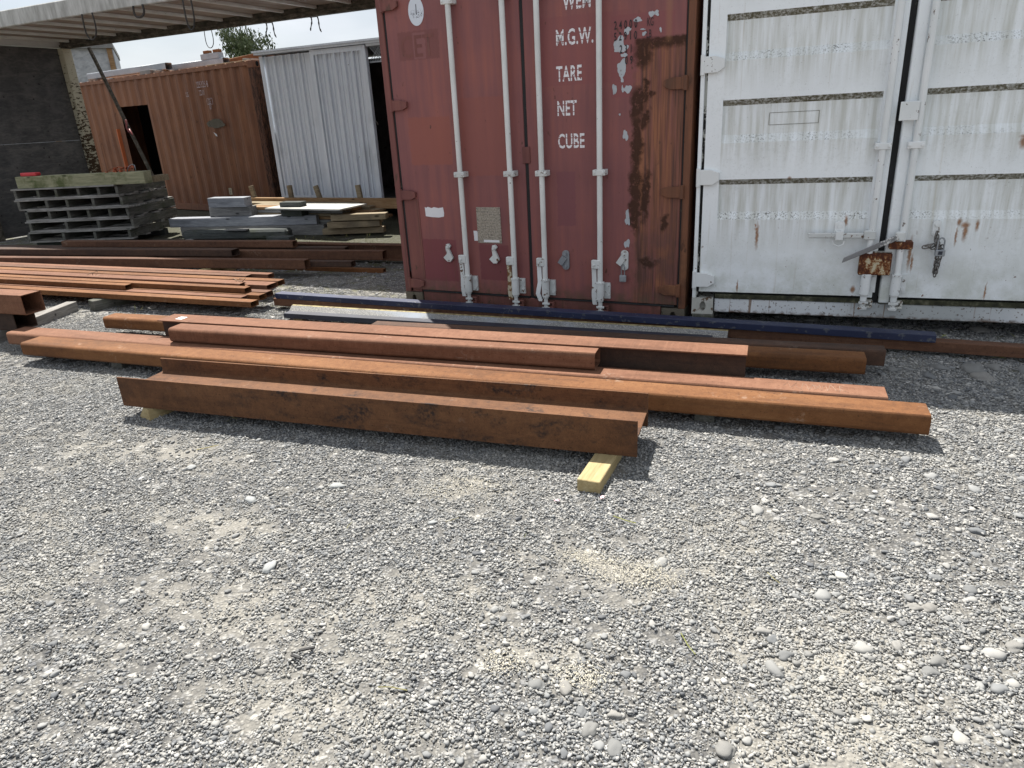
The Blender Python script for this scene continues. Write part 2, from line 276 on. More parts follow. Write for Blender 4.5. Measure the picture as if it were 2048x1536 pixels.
c = g.ramp(g.m('SUBTRACT', n, bd), [(.30, (.50, .46, .34)), (.37, (.44, .34, .20)), (.41, (.20, .075, .028)), (.50, (.075, .028, .017))]); M['lockbox_rust'] = g.done(c, .85, .2, 0, n, .5, .004)
# shed iron
g = G('corrugated_iron'); v = g.obj(); X, Y, Z = g.sep(v); st = g.noise(g.sc(v, (16, 1, .5)), 1.6, 5, .6); c = g.mix(g.mr(st, .35, .65), (.58, .63, .69), (.70, .74, .79))
c = g.mix(g.m('MULTIPLY', g.mr(g.noise(v, 1.6, 4), .58, .75), .45), c, (.36, .38, .40)); c = g.mix(g.mr(g.noise(g.sc(v, (1, 1, .7)), 34, 2), .76, .78), c, (.06, .05, .05))
M['corrugated_iron'] = g.done(c, .5, .4, .0, g.noise(v, 3, 3), .2, .02)
g = G('roof_sheet'); v = g.obj(); c = g.ramp(g.noise(g.sc(v, (2, .5, 1)), 3, 5), [(.35, (.25, .20, .17)), (.6, (.37, .31, .27))]); M['roof_sheet'] = g.done(c, .7)
g = G('fascia_grey'); v = g.obj(); X, Y, Z = g.sep(v); c = g.mix(g.mr(g.noise(g.sc(v, (6, 1, 1.2)), 2, 5, .65), .38, .62), (.46, .46, .44), (.28, .28, .26)); c = g.mix(g.m('MULTIPLY', g.mr(Z, .10, 0), .4), c, (.20, .20, .13)); M['fascia_grey'] = g.done(c, .6)
g = G('cant_rail_dark'); v = g.obj(); M['cant_rail_dark'] = g.done(g.ramp(g.noise(g.sc(v, (.6, 1, 1)), 14, 5, .7), [(.35, (.035, .034, .026)), (.52, (.085, .075, .06)), (.66, (.17, .15, .12))]), .85)
g = G('stucco_panel'); v = g.obj(); n = g.noise(g.sc(v, (1, 1, 1.6)), 3.5, 6, .65, .8); M['stucco_panel'] = g.done(g.ramp(n, [(.35, (.26, .27, .28)), (.6, (.40, .41, .42))]), .9, .2, 0, n, .8, .04)
# data plate: print too small to read
g = G('plate_print'); v = g.obj(); X, Y, Z = g.sep(v); base = g.ramp(g.noise(v, 90, 3, .7), [(.36, (.20, .17, .13)), (.5, (.31, .28, .23)), (.66, (.42, .38, .32))])
ln = g.m('MULTIPLY', g.mr(g.m('FRACT', g.m('MULTIPLY', Z, 44)), .50, .56), g.mr(g.noise(g.sc(v, (190, 1, 40)), 1, 2), .50, .56)); ln = g.m('MULTIPLY', ln, g.mr(g.noise(v, 20, 2), .42, .55))
M['plate_print'] = g.done(g.mix(g.m('MULTIPLY', ln, .7), base, (.06, .05, .05)), .6, .4)
g = G('emblem_print'); v = g.obj(); X, Y, Z = g.sep(v); n = g.noise(v, 75, 4, .65, 1.5); k = g.m('MULTIPLY', g.mr(n, .54, .58), g.ell(X, Z, .36, 2.265, .055, .03, .3)); k2 = g.m('MULTIPLY', g.rect(X, Z, .355, .362, 2.26, 2.33, .002), 1.)
k3 = g.m('MULTIPLY', g.mr(g.noise(g.sc(v, (.3, 1, 2)), 60, 2), .62, .66), g.mr(Z, 2.235, 2.225)); c = g.mix(g.m('MAXIMUM', g.m('MAXIMUM', k, k2), g.m('MULTIPLY', k3, .6)), (.62, .66, .72), (.03, .035, .05)); M['emblem_print'] = g.done(c, .5, .4)
g = G('worn_white_lettering'); v = g.obj(); k = g.mr(g.m('ADD', g.m('MULTIPLY', g.noise(v, 120, 3), .5), g.m('MULTIPLY', g.noise(v, 45, 3), .5)), .58, .61); M['worn_white_lettering'] = g.done(g.mix(k, (.74, .73, .75), (.24, .088, .083)), .6)
g = G('faint_lettering'); v = g.obj(); M['faint_lettering'] = g.done(g.mix(g.mr(g.noise(v, 30, 3), .42, .6), (.46, .40, .42), (.30, .20, .18)), .7)
# stones and ground
SAND = [(1.72, -3.72, .30, .13), (2.20, -3.98, .28, .12), (2.05, -2.74, .26, .12), (2.82, -3.05, .24, .10), (1.15, -3.35, .35, .10), (2.75, -3.55, .2, .08), (.4, -2.9, .4, .12)]
def dustf(g): 
    P = g.pos(); a = g.noise(g.sc(P, (1, 1, 0)), 1.1, 7, .68, .3); f = g.mr(a, .50, .70); X_, Y_, _z = g.sep(P); nn = g.m('MULTIPLY', g.m('SUBTRACT', g.noise(P, 5, 5, .65), .5), .5); X_ = g.m('ADD', X_, nn); Y_ = g.m('ADD', Y_, nn)
    for cx, cy, rx, ry in SAND: f = g.m('MAXIMUM', f, g.m('MULTIPLY', g.ell(X_, Y_, cx, cy, rx, ry, .9), .62))
    return f, P
g = G('stone'); f, P = dustf(g); t = g.attr('tone'); rr = g.rnd(); k = g.m('FRACT', g.m('ADD', t, g.m('MULTIPLY', rr, 3.7)))
c = g.ramp(k, [(0, (.075, .083, .094)), (.22, (.150, .160, .169)), (.5, (.232, .240, .241)), (.75, (.285, .283, .270)), (.93, (.355, .35, .33)), (1, (.47, .465, .45))])
c = g.mix(g.m('MULTIPLY', g.noise(g.obj(), 30, 3), .25), c, (.25, .235, .205)); c = g.mix(g.m('MULTIPLY', f, .48), c, (.30, .29, .258)); M['stone'] = g.done(c, .8, .25)
g = G('big_stone'); v = g.obj(True); n = g.noise(v, 14, 5, .6); rr = g.rnd(); c = g.ramp(rr, [(0, (.115, .124, .132)), (.4, (.17, .172, .166)), (.75, (.21, .203, .187)), (1, (.26, .256, .24))]); c = g.mix(g.mr(n, .35, .65, 0, .5), c, (.16, .16, .152)); M['big_stone'] = g.done(c, .75, .25, 0, g.noise(v, 60, 4), .2, .004)
g = G('pale_stone'); v = g.obj(True); M['pale_stone'] = g.done(g.ramp(g.noise(v, 25, 4), [(.35, (.22, .23, .23)), (.6, (.30, .31, .305))]), .75, .25, 0, g.noise(v, 60, 4), .2, .004)
g = G('gravel_ground'); f, P = dustf(g); p2 = g.sc(P, (1, 1, 0))
w1 = g.vor(p2, 75); w2 = g.vor(p2, 34); cA = g.ramp(g.sep(w1[1])[0], [(0, (.115, .12, .128)), (.5, (.235, .235, .228)), (1, (.38, .37, .34))]); cB = g.ramp(g.sep(w2[1])[0], [(0, (.13, .135, .142)), (.5, (.25, .25, .245)), (1, (.40, .39, .36))])
sel = g.mr(g.noise(p2, 16, 3), .48, .56); c = g.mix(sel, cA, cB); hA = g.mr(w1[0], 0, .6, 1, 0); hB = g.mr(w2[0], 0, .6, 1, 0)
ht = g.m('ADD', g.m('MULTIPLY', hA, .5), g.m('MULTIPLY', hB, g.m('MULTIPLY', sel, .9)))
c = g.mix(g.mr(ht, .45, .12, 0, .75), c, (.065, .063, .058)); sand = g.ramp(g.noise(p2, 120, 4, .7), [(.3, (.215, .203, .175)), (.6, (.335, .320, .28))])
c = g.mix(g.m('MULTIPLY', f, .85), c, sand)
PX, PY, PZ = g.sep(P); moss = g.m('MULTIPLY', g.m('MULTIPLY', g.mr(g.noise(p2, 4, 5, .7), .46, .6), g.mr(PY, -.75, -.2)), g.mr(PY, 2.6, 1.9)); moss_shade = g.m('MULTIPLY', g.m('MULTIPLY', g.mr(PY, 2.2, 2.6), g.mr(PX, .0, -.6)), g.mr(g.noise(p2, 6, 5, .7), .25, .45)); c = g.mix(g.m('MULTIPLY', moss, .75), c, (.085, .085, .035)); c = g.mix(g.m('MULTIPLY', moss_shade, .85), c, g.mix(g.noise(p2, 40, 4), (.030, .034, .016), (.075, .072, .045)))  # dark tint behind the tubes is moss plus painted shade of shed and container
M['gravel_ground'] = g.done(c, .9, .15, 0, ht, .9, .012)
g = G('sawdust'); M['sawdust'] = g.done(g.ramp(g.rnd(), [(0, (.40, .375, .30)), (1, (.53, .50, .42))]), .9, .1)
g = G('leaf'); c = g.ramp(g.attr('tone'), [(0, (.045, .065, .026)), (.5, (.075, .10, .042)), (1, (.13, .15, .07))]); M['leaf'] = g.done(c, .6, .3)
g = G('bark'); v = g.obj(); M['bark'] = g.done(g.ramp(g.noise(g.sc(v, (6, 6, 1)), 3, 5), [(.35, (.12, .10, .08)), (.6, (.26, .23, .19))]), .9)
g = G('dry_grass'); M['dry_grass'] = g.done(g.ramp(g.rnd(), [(0, (.30, .27, .12)), (.6, (.20, .22, .07)), (1, (.42, .36, .18))]), .85, .1)

# ------------------------------------------------------------------ mesh helpers
class MB:
    def __init__(s): s.v = []; s.f = []; s.mi = []
    def add(s, vs, fs, mi=0):
        o = len(s.v); s.v += [tuple(q) for q in vs]; s.f += [tuple(o+i for i in f) for f in fs]; s.mi += [mi]*len(fs); return s
    def box(s, x0, x1, y0, y1, z0, z1, mi=0, rot=None, piv=None):
        vs = [Vector((x, y, z)) for z in (z0, z1) for x, y in ((x0, y0), (x1, y0), (x1, y1), (x0, y1))]
        if rot is not None:
            pv = Vector(piv if piv is not None else ((x0+x1)/2, (y0+y1)/2, (z0+z1)/2)); vs = [rot @ (q-pv) + pv for q in vs]
        return s.add(vs, [(3, 2, 1, 0), (4, 5, 6, 7), (0, 1, 5, 4), (1, 2, 6, 5), (2, 3, 7, 6), (3, 0, 4, 7)], mi)
    def extr(s, prof, a, b, axis='x', mi=0, inner=None):
        """profile in the two other axes, extruded along axis; profile counter-clockwise seen from +axis"""
        def P(t, q): return (t, q[0], q[1]) if axis == 'x' else ((q[0], t, q[1]) if axis == 'y' else (q[0], q[1], t))
        n = len(prof); vs = [P(a, q) for q in prof]+[P(b, q) for q in prof]; fs = [(i, (i+1) % n, n+(i+1) % n, n+i) for i in range(n)]
        if axis == 'y': fs = [f[::-1] for f in fs]
        if inner is None:
            c = [tuple(range(n-1, -1, -1)), tuple(range(n, 2*n))]; fs += c if axis != 'y' else [q[::-1] for q in c]
            return s.add(vs, fs, mi)
        vs += [P(a, q) for q in inner]+[P(b, q) for q in inner]; k = 2*n
        g2 = [(k+(i+1) % n, k+i, k+n+i, k+n+(i+1) % n) for i in range(n)]+[((i+1) % n, i, k+i, k+(i+1) % n) for i in range(n)]+[(n+i, n+(i+1) % n, k+n+(i+1) % n, k+n+i) for i in range(n)]
        return s.add(vs, fs+(g2 if axis != 'y' else [f[::-1] for f in g2]), mi)
    def tube(s, path, r, seg=8, cap=True, mi=0, closed=False):
        path = [Vector(q) for q in path]; n = len(path); rs = r if isinstance(r, (list, tuple)) else [r]*n; vs = []; up = Vector((0, 0, 1)); prev = None
        for i, q in enumerate(path):
            if closed: d = (path[(i+1) % n]-path[i-1]).normalized()
            else: d = (path[min(i+1, n-1)]-path[max(i-1, 0)]).normalized()
            a = d.cross(up if abs(d.z) < .95 else Vector((0, 1, 0))) if prev is None else prev-d*prev.dot(d)
            a.normalize(); prev = a; b = d.cross(a)
            vs += [q+(a*math.cos(2*math.pi*k/seg)+b*math.sin(2*math.pi*k/seg))*rs[i] for k in range(seg)]
        fs = [(i*seg+k, i*seg+(k+1) % seg, (i+1)*seg+(k+1) % seg, (i+1)*seg+k) for i in range(n-1) for k in range(seg)]
        if closed: fs += [((n-1)*seg+k, (n-1)*seg+(k+1) % seg, (k+1) % seg, k) for k in range(seg)]
        elif cap: fs += [tuple(range(seg-1, -1, -1)), tuple(range((n-1)*seg, n*seg))]
        return s.add(vs, fs, mi)
    def disc_y(s, x, y, z, r, d=.008, seg=10, mi=0):   # bolt head facing -y
        return s.tube([(x, y, z), (x, y-d, z)], r, seg, mi=mi)
    def mesh(s, name, mats, bevel=0., smooth=False, bseg=1):
        me = bpy.data.meshes.new(name); me.from_pydata(s.v, [], s.f)
        for m in (mats if isinstance(mats, (list, tuple)) else [mats]): me.materials.append(M[m])
        me.polygons.foreach_set('material_index', s.mi)
        if bevel:
            bm = bmesh.new(); bm.from_mesh(me); ed = [e for e in bm.edges if len(e.link_faces) == 2 and e.calc_face_angle(0) > .6]
            bmesh.ops.bevel(bm, geom=ed, offset=bevel, segments=bseg, profile=.6, affect='EDGES', clamp_overlap=True); bm.to_mesh(me); bm.free()
        if smooth:
            me.polygons.foreach_set('use_smooth', [True]*len(me.polygons)); 
            if smooth != 'all': me.set_sharp_from_angle(angle=R(38))
        me.update(); return me
    def obj(s, name, mats, parent=None, **k): return link(name, s.mesh(name, mats, **k), parent)
def link(name, data, parent=None, loc=None, rz=None):
    o = bpy.data.objects.new(name, data); COL.objects.link(o); o.parent = parent
    if loc: o.location = loc
    if rz is not None: o.rotation_euler = (0, 0, rz)
    return o
def tag(o, label=None, cat=None, group=None, kind=None):
    for k, v in (('label', label), ('category', cat), ('group', group), ('kind', kind)):
        if v: o[k] = v
    return o
def thing(name, loc, rz, label, cat, group=None): return tag(link(name, None, None, loc, rz), label, cat, group)
def rrect(w, h, r, n=4, y0=0, z0=0):
    pts = []
    for cx, cz, a0 in ((w-r, r, -90), (w-r, h-r, 0), (r, h-r, 90), (r, r, 180)):
        for k in range(n+1):
            a = R(a0+90*k/n); pts.append((y0+cx+r*math.cos(a), z0+cz+r*math.sin(a)))
    return pts
def text(body, size, mat, parent, loc, rot=(R(90), 0, 0), xs=.62, gap=1., bold=.012, name='lettering', align='LEFT', stencil=False):
    cu = bpy.data.curves.new('tmp', 'FONT'); cu.body = body; cu.size = 1; cu.space_character = gap; cu.offset = bold; cu.resolution_u = 3; cu.align_x = align
    t = bpy.data.objects.new('tmp', cu); COL.objects.link(t); dg = bpy.context.evaluated_depsgraph_get(); me = bpy.data.meshes.new_from_object(t.evaluated_get(dg)); bpy.data.objects.remove(t); bpy.data.curves.remove(cu)
    s = size/.70; me.transform(Matrix.Translation(loc) @ Matrix.Rotation(rot[2], 4, 'Z') @ Matrix.Rotation(rot[0], 4, 'X') @ Matrix.Diagonal((s*xs, s, s, 1)))
    if stencil:
        bm = bmesh.new(); bm.from_mesh(me)
        for za, zb in ((.20, .25), (.68, .73)):
            for zz in (za, zb): bmesh.ops.bisect_plane(bm, geom=bm.verts[:]+bm.edges[:]+bm.faces[:], plane_co=(loc[0], 0, loc[2]+size*zz), plane_no=(0, 0, 1))
            bmesh.ops.delete(bm, geom=[f for f in bm.faces if size*za < f.calc_center_median().z-loc[2] < size*zb], context='FACES')
        bm.to_mesh(me); bm.free()
    me.materials.clear(); me.materials.append(M[mat]); me.name = name
    return link(name, me, parent)
def blob(cx, cz, rx, rz, seed, y, n=22, amp=.32):
    rr = random.Random(seed); ph = [rr.uniform(0, 6.3) for _ in range(5)]; pts = []
    for k in range(n):
        a = 2*math.pi*k/n; q = 1+amp*sum(math.sin((j+2)*a+ph[j])/(j+1.6) for j in range(5))+rr.uniform(-.08, .08); pts.append((cx+rx*q*math.cos(a), cz+rz*q*math.sin(a)))
    return pts

# ------------------------------------------------------------------ ground
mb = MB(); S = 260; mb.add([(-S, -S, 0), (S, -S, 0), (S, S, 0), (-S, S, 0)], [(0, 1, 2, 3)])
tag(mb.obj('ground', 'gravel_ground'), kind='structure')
def stone_mesh(name, sub, seed, mat, flat=.5, amp=.28, smooth=True):
    bm = bmesh.new(); bmesh.ops.create_icosphere(bm, subdivisions=sub, radius=.5); rr = random.Random(seed); off = Vector((rr.uniform(0, 99), rr.uniform(0, 99), rr.uniform(0, 99)))
    sx, sy = rr.uniform(.85, 1.25), rr.uniform(.65, .95)
    for v in bm.verts:
        k = 1+amp*mnoise.noise(v.co*2.1+off)*1.6; v.co = Vector((v.co.x*k*sx, v.co.y*k*sy, v.co.z*k*flat))
    me = bpy.data.meshes.new(name); bm.to_mesh(me); bm.free(); me.polygons.foreach_set('use_smooth', [smooth]*len(me.polygons)); me.materials.append(M[mat]); return me
def clump(name, seed, n, rad, s0, s1, sub=1):
    rr = random.Random(seed); V = []; F = []; T = []; pts = []
    bm = bmesh.new(); bmesh.ops.create_icosphere(bm, subdivisions=sub, radius=.5); bv = [v.co.copy() for v in bm.verts]; bf = [tuple(v.index for v in f.verts) for f in bm.faces]; bm.free()
    for i in range(n):
        for _ in range(40):
            a = rr.uniform(0, 6.283); q = rad*math.sqrt(rr.random()); x, y = q*math.cos(a), q*math.sin(a); s = s0+(s1-s0)*rr.random()**2.2
            if all((x-px)**2+(y-py)**2 > (.40*(s+ps))**2 for px, py, ps in pts): break
        pts.append((x, y, s)); off = Vector((rr.uniform(0, 99), rr.uniform(0, 99), 0)); flat = rr.uniform(.28, .6); sx = rr.uniform(.85, 1.6); sy = rr.uniform(.65, 1.0)
        rot = Matrix.Rotation(rr.uniform(0, 6.3), 3, 'Z') @ Matrix.Rotation(rr.uniform(-.35, .35), 3, 'X') @ Matrix.Rotation(rr.uniform(-.3, .3), 3, 'Y'); o = len(V); tn = rr.random()
        for c in bv:
            k = 1+.75*mnoise.noise(c*2.3+off); q = rot @ Vector((c.x*k*sx*s, c.y*k*sy*s, c.z*k*flat*s)); V.append((q.x+x, q.y+y, q.z+s*flat*.22)); T.append(tn)
        F += [tuple(o+j for j in f) for f in bf]
    me = bpy.data.meshes.new(name); me.from_pydata(V, [], F); at = me.attributes.new('tone', 'FLOAT', 'POINT'); at.data.foreach_set('value', T)
    me.polygons.foreach_set('use_smooth', [True]*len(F)); me.materials.append(M['stone']); return me
def scatter_tree(name, coll, smin, smax, seed, tilt=.15):
    t = bpy.data.node_groups.new(name, 'GeometryNodeTree'); t.interface.new_socket('Geometry', in_out='INPUT', socket_type='NodeSocketGeometry'); t.interface.new_socket('Geometry', in_out='OUTPUT', socket_type='NodeSocketGeometry')
    n = lambda k: t.nodes.new(k); gi, go = n('NodeGroupInput'), n('NodeGroupOutput')
    d = n('GeometryNodeDistributePointsOnFaces'); a = n('GeometryNodeInputNamedAttribute'); a.data_type = 'FLOAT'; a.inputs[0].default_value = 'dens'; d.inputs['Seed'].default_value = seed
    ip = n('GeometryNodeInstanceOnPoints'); ci = n('GeometryNodeCollectionInfo'); ci.inputs[0].default_value = coll; ci.inputs[1].default_value = True; ci.inputs[2].default_value = True
    rv = n('FunctionNodeRandomValue'); rv.data_type = 'FLOAT_VECTOR'; rv.inputs[0].default_value = (-tilt, -tilt, 0); rv.inputs[1].default_value = (tilt, tilt, 6.283); rv.inputs['Seed'].default_value = seed+1
    rs = n('FunctionNodeRandomValue'); rs.data_type = 'FLOAT'; rs.inputs[2].default_value = smin; rs.inputs[3].default_value = smax; rs.inputs['Seed'].default_value = seed+2
    K = t.links.new; K(gi.outputs[0], d.inputs['Mesh']); K(a.outputs[0], d.inputs['Density']); K(d.outputs['Points'], ip.inputs['Points']); K(ci.outputs[0], ip.inputs['Instance']); ip.inputs['Pick Instance'].default_value = True
    K(rv.outputs[0], ip.inputs['Rotation']); K(rs.outputs[1], ip.inputs['Scale']); K(ip.outputs[0], go.inputs[0]); return t
def scatter(name, meshes, x0, x1, y0, y1, step, dens, smin, smax, seed, z=0., tilt=.15, mat='stone'):
    co = bpy.data.collections.new(name+'_source')
    for i, me in enumerate(meshes): co.objects.link(bpy.data.objects.new(name+'_source', me))
    xs = np.arange(x0, x1+1e-6, step); ys = np.arange(y0, y1+1e-6, step); gx, gy = np.meshgrid(xs, ys); nx, ny = len(xs), len(ys)
    V = np.stack([gx.ravel(), gy.ravel(), np.full(gx.size, z)], 1); i = np.arange((nx-1)*(ny-1)); r_, c_ = i//(nx-1), i % (nx-1); b = r_*nx+c_
    me = bpy.data.meshes.new(name); me.from_pydata(V.tolist(), [], np.stack([b, b+1, b+1+nx, b+nx], 1).tolist()); me.materials.append(M[mat])
    at = me.attributes.new('dens', 'FLOAT', 'POINT'); at.data.foreach_set('value', dens(V[:, 0], V[:, 1]).astype('f4'))
    o = link(name, me); m = o.modifiers.new('scatter', 'NODES'); m.node_group = scatter_tree(name, co, smin, smax, seed, tilt); return tag(o, kind='stuff')
CX, CY = 3.438, -5.081
def vnoise(x, y, s, seed):
    return np.array([mnoise.noise(Vector((a*s+seed, b*s, seed))) for a, b in zip(x, y)])
def inview(x, y, near=1.4, far=7.):
    d = (x-CX)*-.434+(y-CY)*.901; lat = (x-CX)*.901+(y-CY)*.434
    return ((d > near) & (d < far) & (np.abs(lat) < .80*d+.7)).astype(float), d
SAW = [(2.90, -3.06, .12, .06), (2.72, -3.03, .07, .035), (2.08, -2.68, .13, .06), (1.97, -2.78, .08, .05), (2.88, -3.58, .06, .04), (2.66, -3.62, .05, .04)]
def sawmask(x, y):
    m = np.zeros_like(x)
    for cx, cy, rx, ry in SAW: m = np.maximum(m, np.clip(1.6-np.hypot((x-cx)/rx, (y-cy)/ry), 0, 1))
    return m
def dens_fine(x, y):
    k, d = inview(x, y, 1.3, 7.5); n = vnoise(x, y, 1.1, 3.); w = np.clip(1.0+n*1.3, .40, 1.3)*(1-.5*sawmask(x, y))*(1-.55*np.max([np.clip(1.5-np.hypot((x-a)/b, (y-c)/d_), 0, 1) for a, c, b, d_ in SAND], axis=0)); return k*w*np.where(d < 4.5, 700, np.where(d < 6, 480, 260))
def dens_mid(x, y):
    k, d = inview(x, y, 1.3, 9.); n = vnoise(x, y, 1.3, 9.); rgt = np.clip((x-2.6)/1.5, 0, 1); return k*np.clip(.30+n*1.2+.8*rgt+np.clip((y+1.6)*.35, 0, .5), .03, 2.)*np.where(d < 5.5, 170, 90)
def dens_big(x, y):
    k, d = inview(x, y, 1.3, 9.); n = vnoise(x, y, .9, 21.); rgt = np.clip((x-2.9)/1.1, 0, 1); return k*np.clip(.05+n*.5+1.4*rgt+np.clip((y+1.2)*.35, 0, .6), 0.0, 2.6)*20
cl = [clump('pebbles', 100+i, 34, .038, .0045, .0165) for i in range(10)]
scatter('fine_gravel', cl, -4.5, 6.5, -4.9, 2.3, .12, dens_fine, .8, 1.25, 11, .001)
st = [stone_mesh('pebble', 2, 50+i, 'stone', .40, .42) for i in range(10)]
scatter('pebbles', st, -4.5, 6.5, -4.9, 3.6, .15, dens_mid, .012, .030, 31, .004, .3)
scatter('cobbles', st, -4.0, 6.5, -4.9, 3.0, .2, dens_big, .030, .060, 41, .003, .15)
fl = MB(); fl.box(-.5, .5, -.18, .18, -.08, .08); flm = fl.mesh('flake', 'sawdust')
scatter('sawdust', [flm], 1.7, 3.2, -3.8, -2.4, .03, lambda x, y: np.clip(sawmask(x, y)-.05, 0, 1)*(.35+.9*np.clip(vnoise(x, y, 9., 5.)+.5, 0, 1))*np.where(y > -2.9, .35, 1.)*52000, .002, .007, 51, .011, .5, 'sawdust')
# single large stones lying loose
bst = [stone_mesh('stone_form', 3, 300+i, 'big_stone', .40, .36) for i in range(6)]; pst = [stone_mesh('pale_form', 3, 340+i, 'pale_stone', .35, .2) for i in range(2)]
for x, y, s in [(4.05, -.52, .10), (4.22, -.50, .13), (4.33, -.42, .10), (4.5, -.45, .11), (3.98, -.68, .085), (4.25, -.62, .12), (3.79, -.62, .07), (4.12, .28, .11), (4.35, .35, .12), (3.7, .30, .10), (3.3, .35, .09), (4.6, -1.35, .10),
                (3.35, -3.20, .05), (3.38, -3.22, .035), (3.42, -3.28, .045), (3.31, -3.68, .055), (3.78, -2.91, .042), (3.82, -2.90, .05), (3.82, -3.15, .055), (3.80, -3.20, .045), (3.72, -3.12, .04), (3.47, -2.45, .04), (3.62, -2.36, .045), (2.97, -3.75, .05), (3.02, -3.68, .04), (2.93, -3.70, .035), (3.05, -3.78, .045), (2.78, -3.66, .05), (2.86, -3.64, .05), (4.03, -3.0, .045), (3.95, -2.75, .05),
                (1.98, -3.92, .035), (2.22, -3.70, .03), (-2.35, -.72, .10), (-2.52, -.78, .08), (-2.15, -.95, .07), (-2.3, -1.1, .06)]:
    o = link('river_stone', bst[int(rng.integers(6))], None, (x, y, s*.04+.001), float(rng.uniform(0, 6.3))); o.scale = (s, s, s)
    tag(o, 'larger smooth grey river stone half bedded in the finer gravel', 'stone', 'larger river stones lying in the gravel')
for x, y, s in [(1.63, -3.50, .065), (1.19, -3.14, .06), (1.48, -2.91, .065), (2.05, -3.02, .035), (.67, -3.0, .05)]:
    o = link('pale_stone', pst[int(rng.integers(2))], None, (x, y, s*.03+.004), float(rng.uniform(0, 6.3))); o.scale = (s, s, s)
    tag(o, 'flat whitish stone pressed into the trodden gravel in front of the beams', 'stone', 'flat whitish stones in the gravel')
for x, y, rz, Lh in [(2.06, -3.80, .7, .05), (2.05, -3.84, .0, .036)]:
    o = MB().box(-Lh/2, Lh/2, -.004, .004, 0, .005).obj('offcut', 'rubber'); o.location = (x, y, .014); o.rotation_euler = (0, 0, rz); tag(o, 'thin dark metal offcut lying on the bare gravel', 'offcut', 'metal offcuts on the gravel')

# ------------------------------------------------------------------ shipping containers
def casting(mb, x0, x1, y0, y1, z0, z1, mi=0, hole=(.5, .5), hr=(.022, .036)):
    """corner casting: box with an oval hole in the face y0"""
    cx, cz = x0+(x1-x0)*hole[0], z0+(z1-z0)*hole[1]; n = 16; ring = []; out = []
    for k in range(n):
        a = 2*math.pi*(k+.5)/n; ring.append((cx+hr[0]*math.cos(a), cz+hr[1]*math.sin(a)))
        t = min(((x1-cx) if math.cos(a) > 0 else (cx-x0))/max(abs(math.cos(a)), 1e-6), ((z1-cz) if math.sin(a) > 0 else (cz-z0))/max(abs(math.sin(a)), 1e-6)); out.append((cx+t*math.cos(a), cz+t*math.sin(a)))
    # exact rectangle corners
    for ax, az in ((x0, z0), (x1, z0), (x1, z1), (x0, z1)):
        j = min(range(n), key=lambda i: (out[i][0]-ax)**2+(out[i][1]-az)**2); out[j] = (ax, az)
    vs = [(a, y0, b) for a, b in out]+[(a, y0, b) for a, b in ring]+[(a, y0+.05, b) for a, b in ring]+[(a, y1, b) for a, b in out]
    fs = []
    for k in range(n):
        j = (k+1) % n; fs += [(k, j, n+j, n+k), (n+k, n+j, 2*n+j, 2*n+k), (j, k, 3*n+k, 3*n+j)]
    fs.append(tuple(range(2*n, 3*n))); fs.append(tuple(range(4*n-1, 3*n-1, -1))); mb.add(vs, fs, mi)
def corr_profile(L, period=.278, depth=.036, flat=.07, slope=.068):
    pts = []; t = 0
    while t < L:
        for dt, d in ((0, 0), (flat, 0), (flat+slope, depth), (2*flat+slope, depth)):
            if t+dt <= L: pts.append((t+dt, d))
        t += 2*flat+2*slope
    pts.append((L, 0)); return pts
CW, CH, CLN = 2.438, 2.591, 6.058
def corr_wall(mb, pts, fn, z0, z1, mi=0, skip=None):
    for (a, d), (b, e) in zip(pts[:-1], pts[1:]):
        lo = z0
        if skip and skip[0] <= (a+b)/2 <= skip[1]: lo = skip[2]
        mb.add([fn(a, d, lo), fn(b, e, lo), fn(b, e, z1), fn(a, d, z1)], [(0, 1, 2, 3)], mi)

# --- red container: box, front face y=0, x 0..2.438
red = thing('shipping_container', (0, 0, 0), 0, 'faded maroon shipping container with four upright white locking bars on its closed doors', 'container')
mb = MB(); mb.box(.0, .055, .0, .16, .118, CH-.118); mb.box(0, .16, .012, .16, .118, .3); mb.obj('corner_post', 'maroon_frame_paint', red, bevel=.004)
mb = MB(); mb.box(CW-.048, CW, .0, .16, .118, CH-.118); mb.obj('corner_post', 'maroon_rusty_post', red, bevel=.004)
for x in (0, CW-.16): MB().box(x, x+.16, CLN-.16, CLN, .118, CH-.118).obj('corner_post', 'maroon_frame_paint', red)
mb = MB(); mb.box(.178, CW-.178, .008, .14, .02, .128); mb.obj('door_sill', 'maroon_frame_paint', red, bevel=.004)
mb = MB(); mb.box(.178, CW-.178, .008, .14, 2.46, CH-.01); mb.obj('door_header', 'maroon_frame_paint', red, bevel=.004)
for x0, x1 in ((0, .17), (CW-.17, CW)):
    for z0 in (0, CH-.118):
        mb = MB(); casting(mb, x0, x1, -.004, .17, z0, z0+.118); mb.obj('corner_casting', 'casting_grime', red)
        MB().box(x0, x1, CLN-.17, CLN+.004, z0, z0+.118).obj('corner_casting', 'casting_grime', red)
pts = corr_profile(CLN-.32)
mb = MB(); corr_wall(mb, pts, lambda a, d, z: (.02+d, CLN-.16-a, z), .12, CH-.06); mb.box(.0, .06, .16, CLN-.16, .02, .14); mb.box(.0, .06, .16, CLN-.16, CH-.08, CH-.01); mb.obj('side_wall', 'maroon_frame_paint', red)
mb = MB(); corr_wall(mb, pts, lambda a, d, z: (CW-.02-d, .16+a, z), .12, CH-.06); mb.box(CW-.06, CW, .16, CLN-.16, .02, .14); mb.box(CW-.06, CW, .16, CLN-.16, CH-.08, CH-.01); mb.obj('side_wall', 'maroon_frame_paint', red)
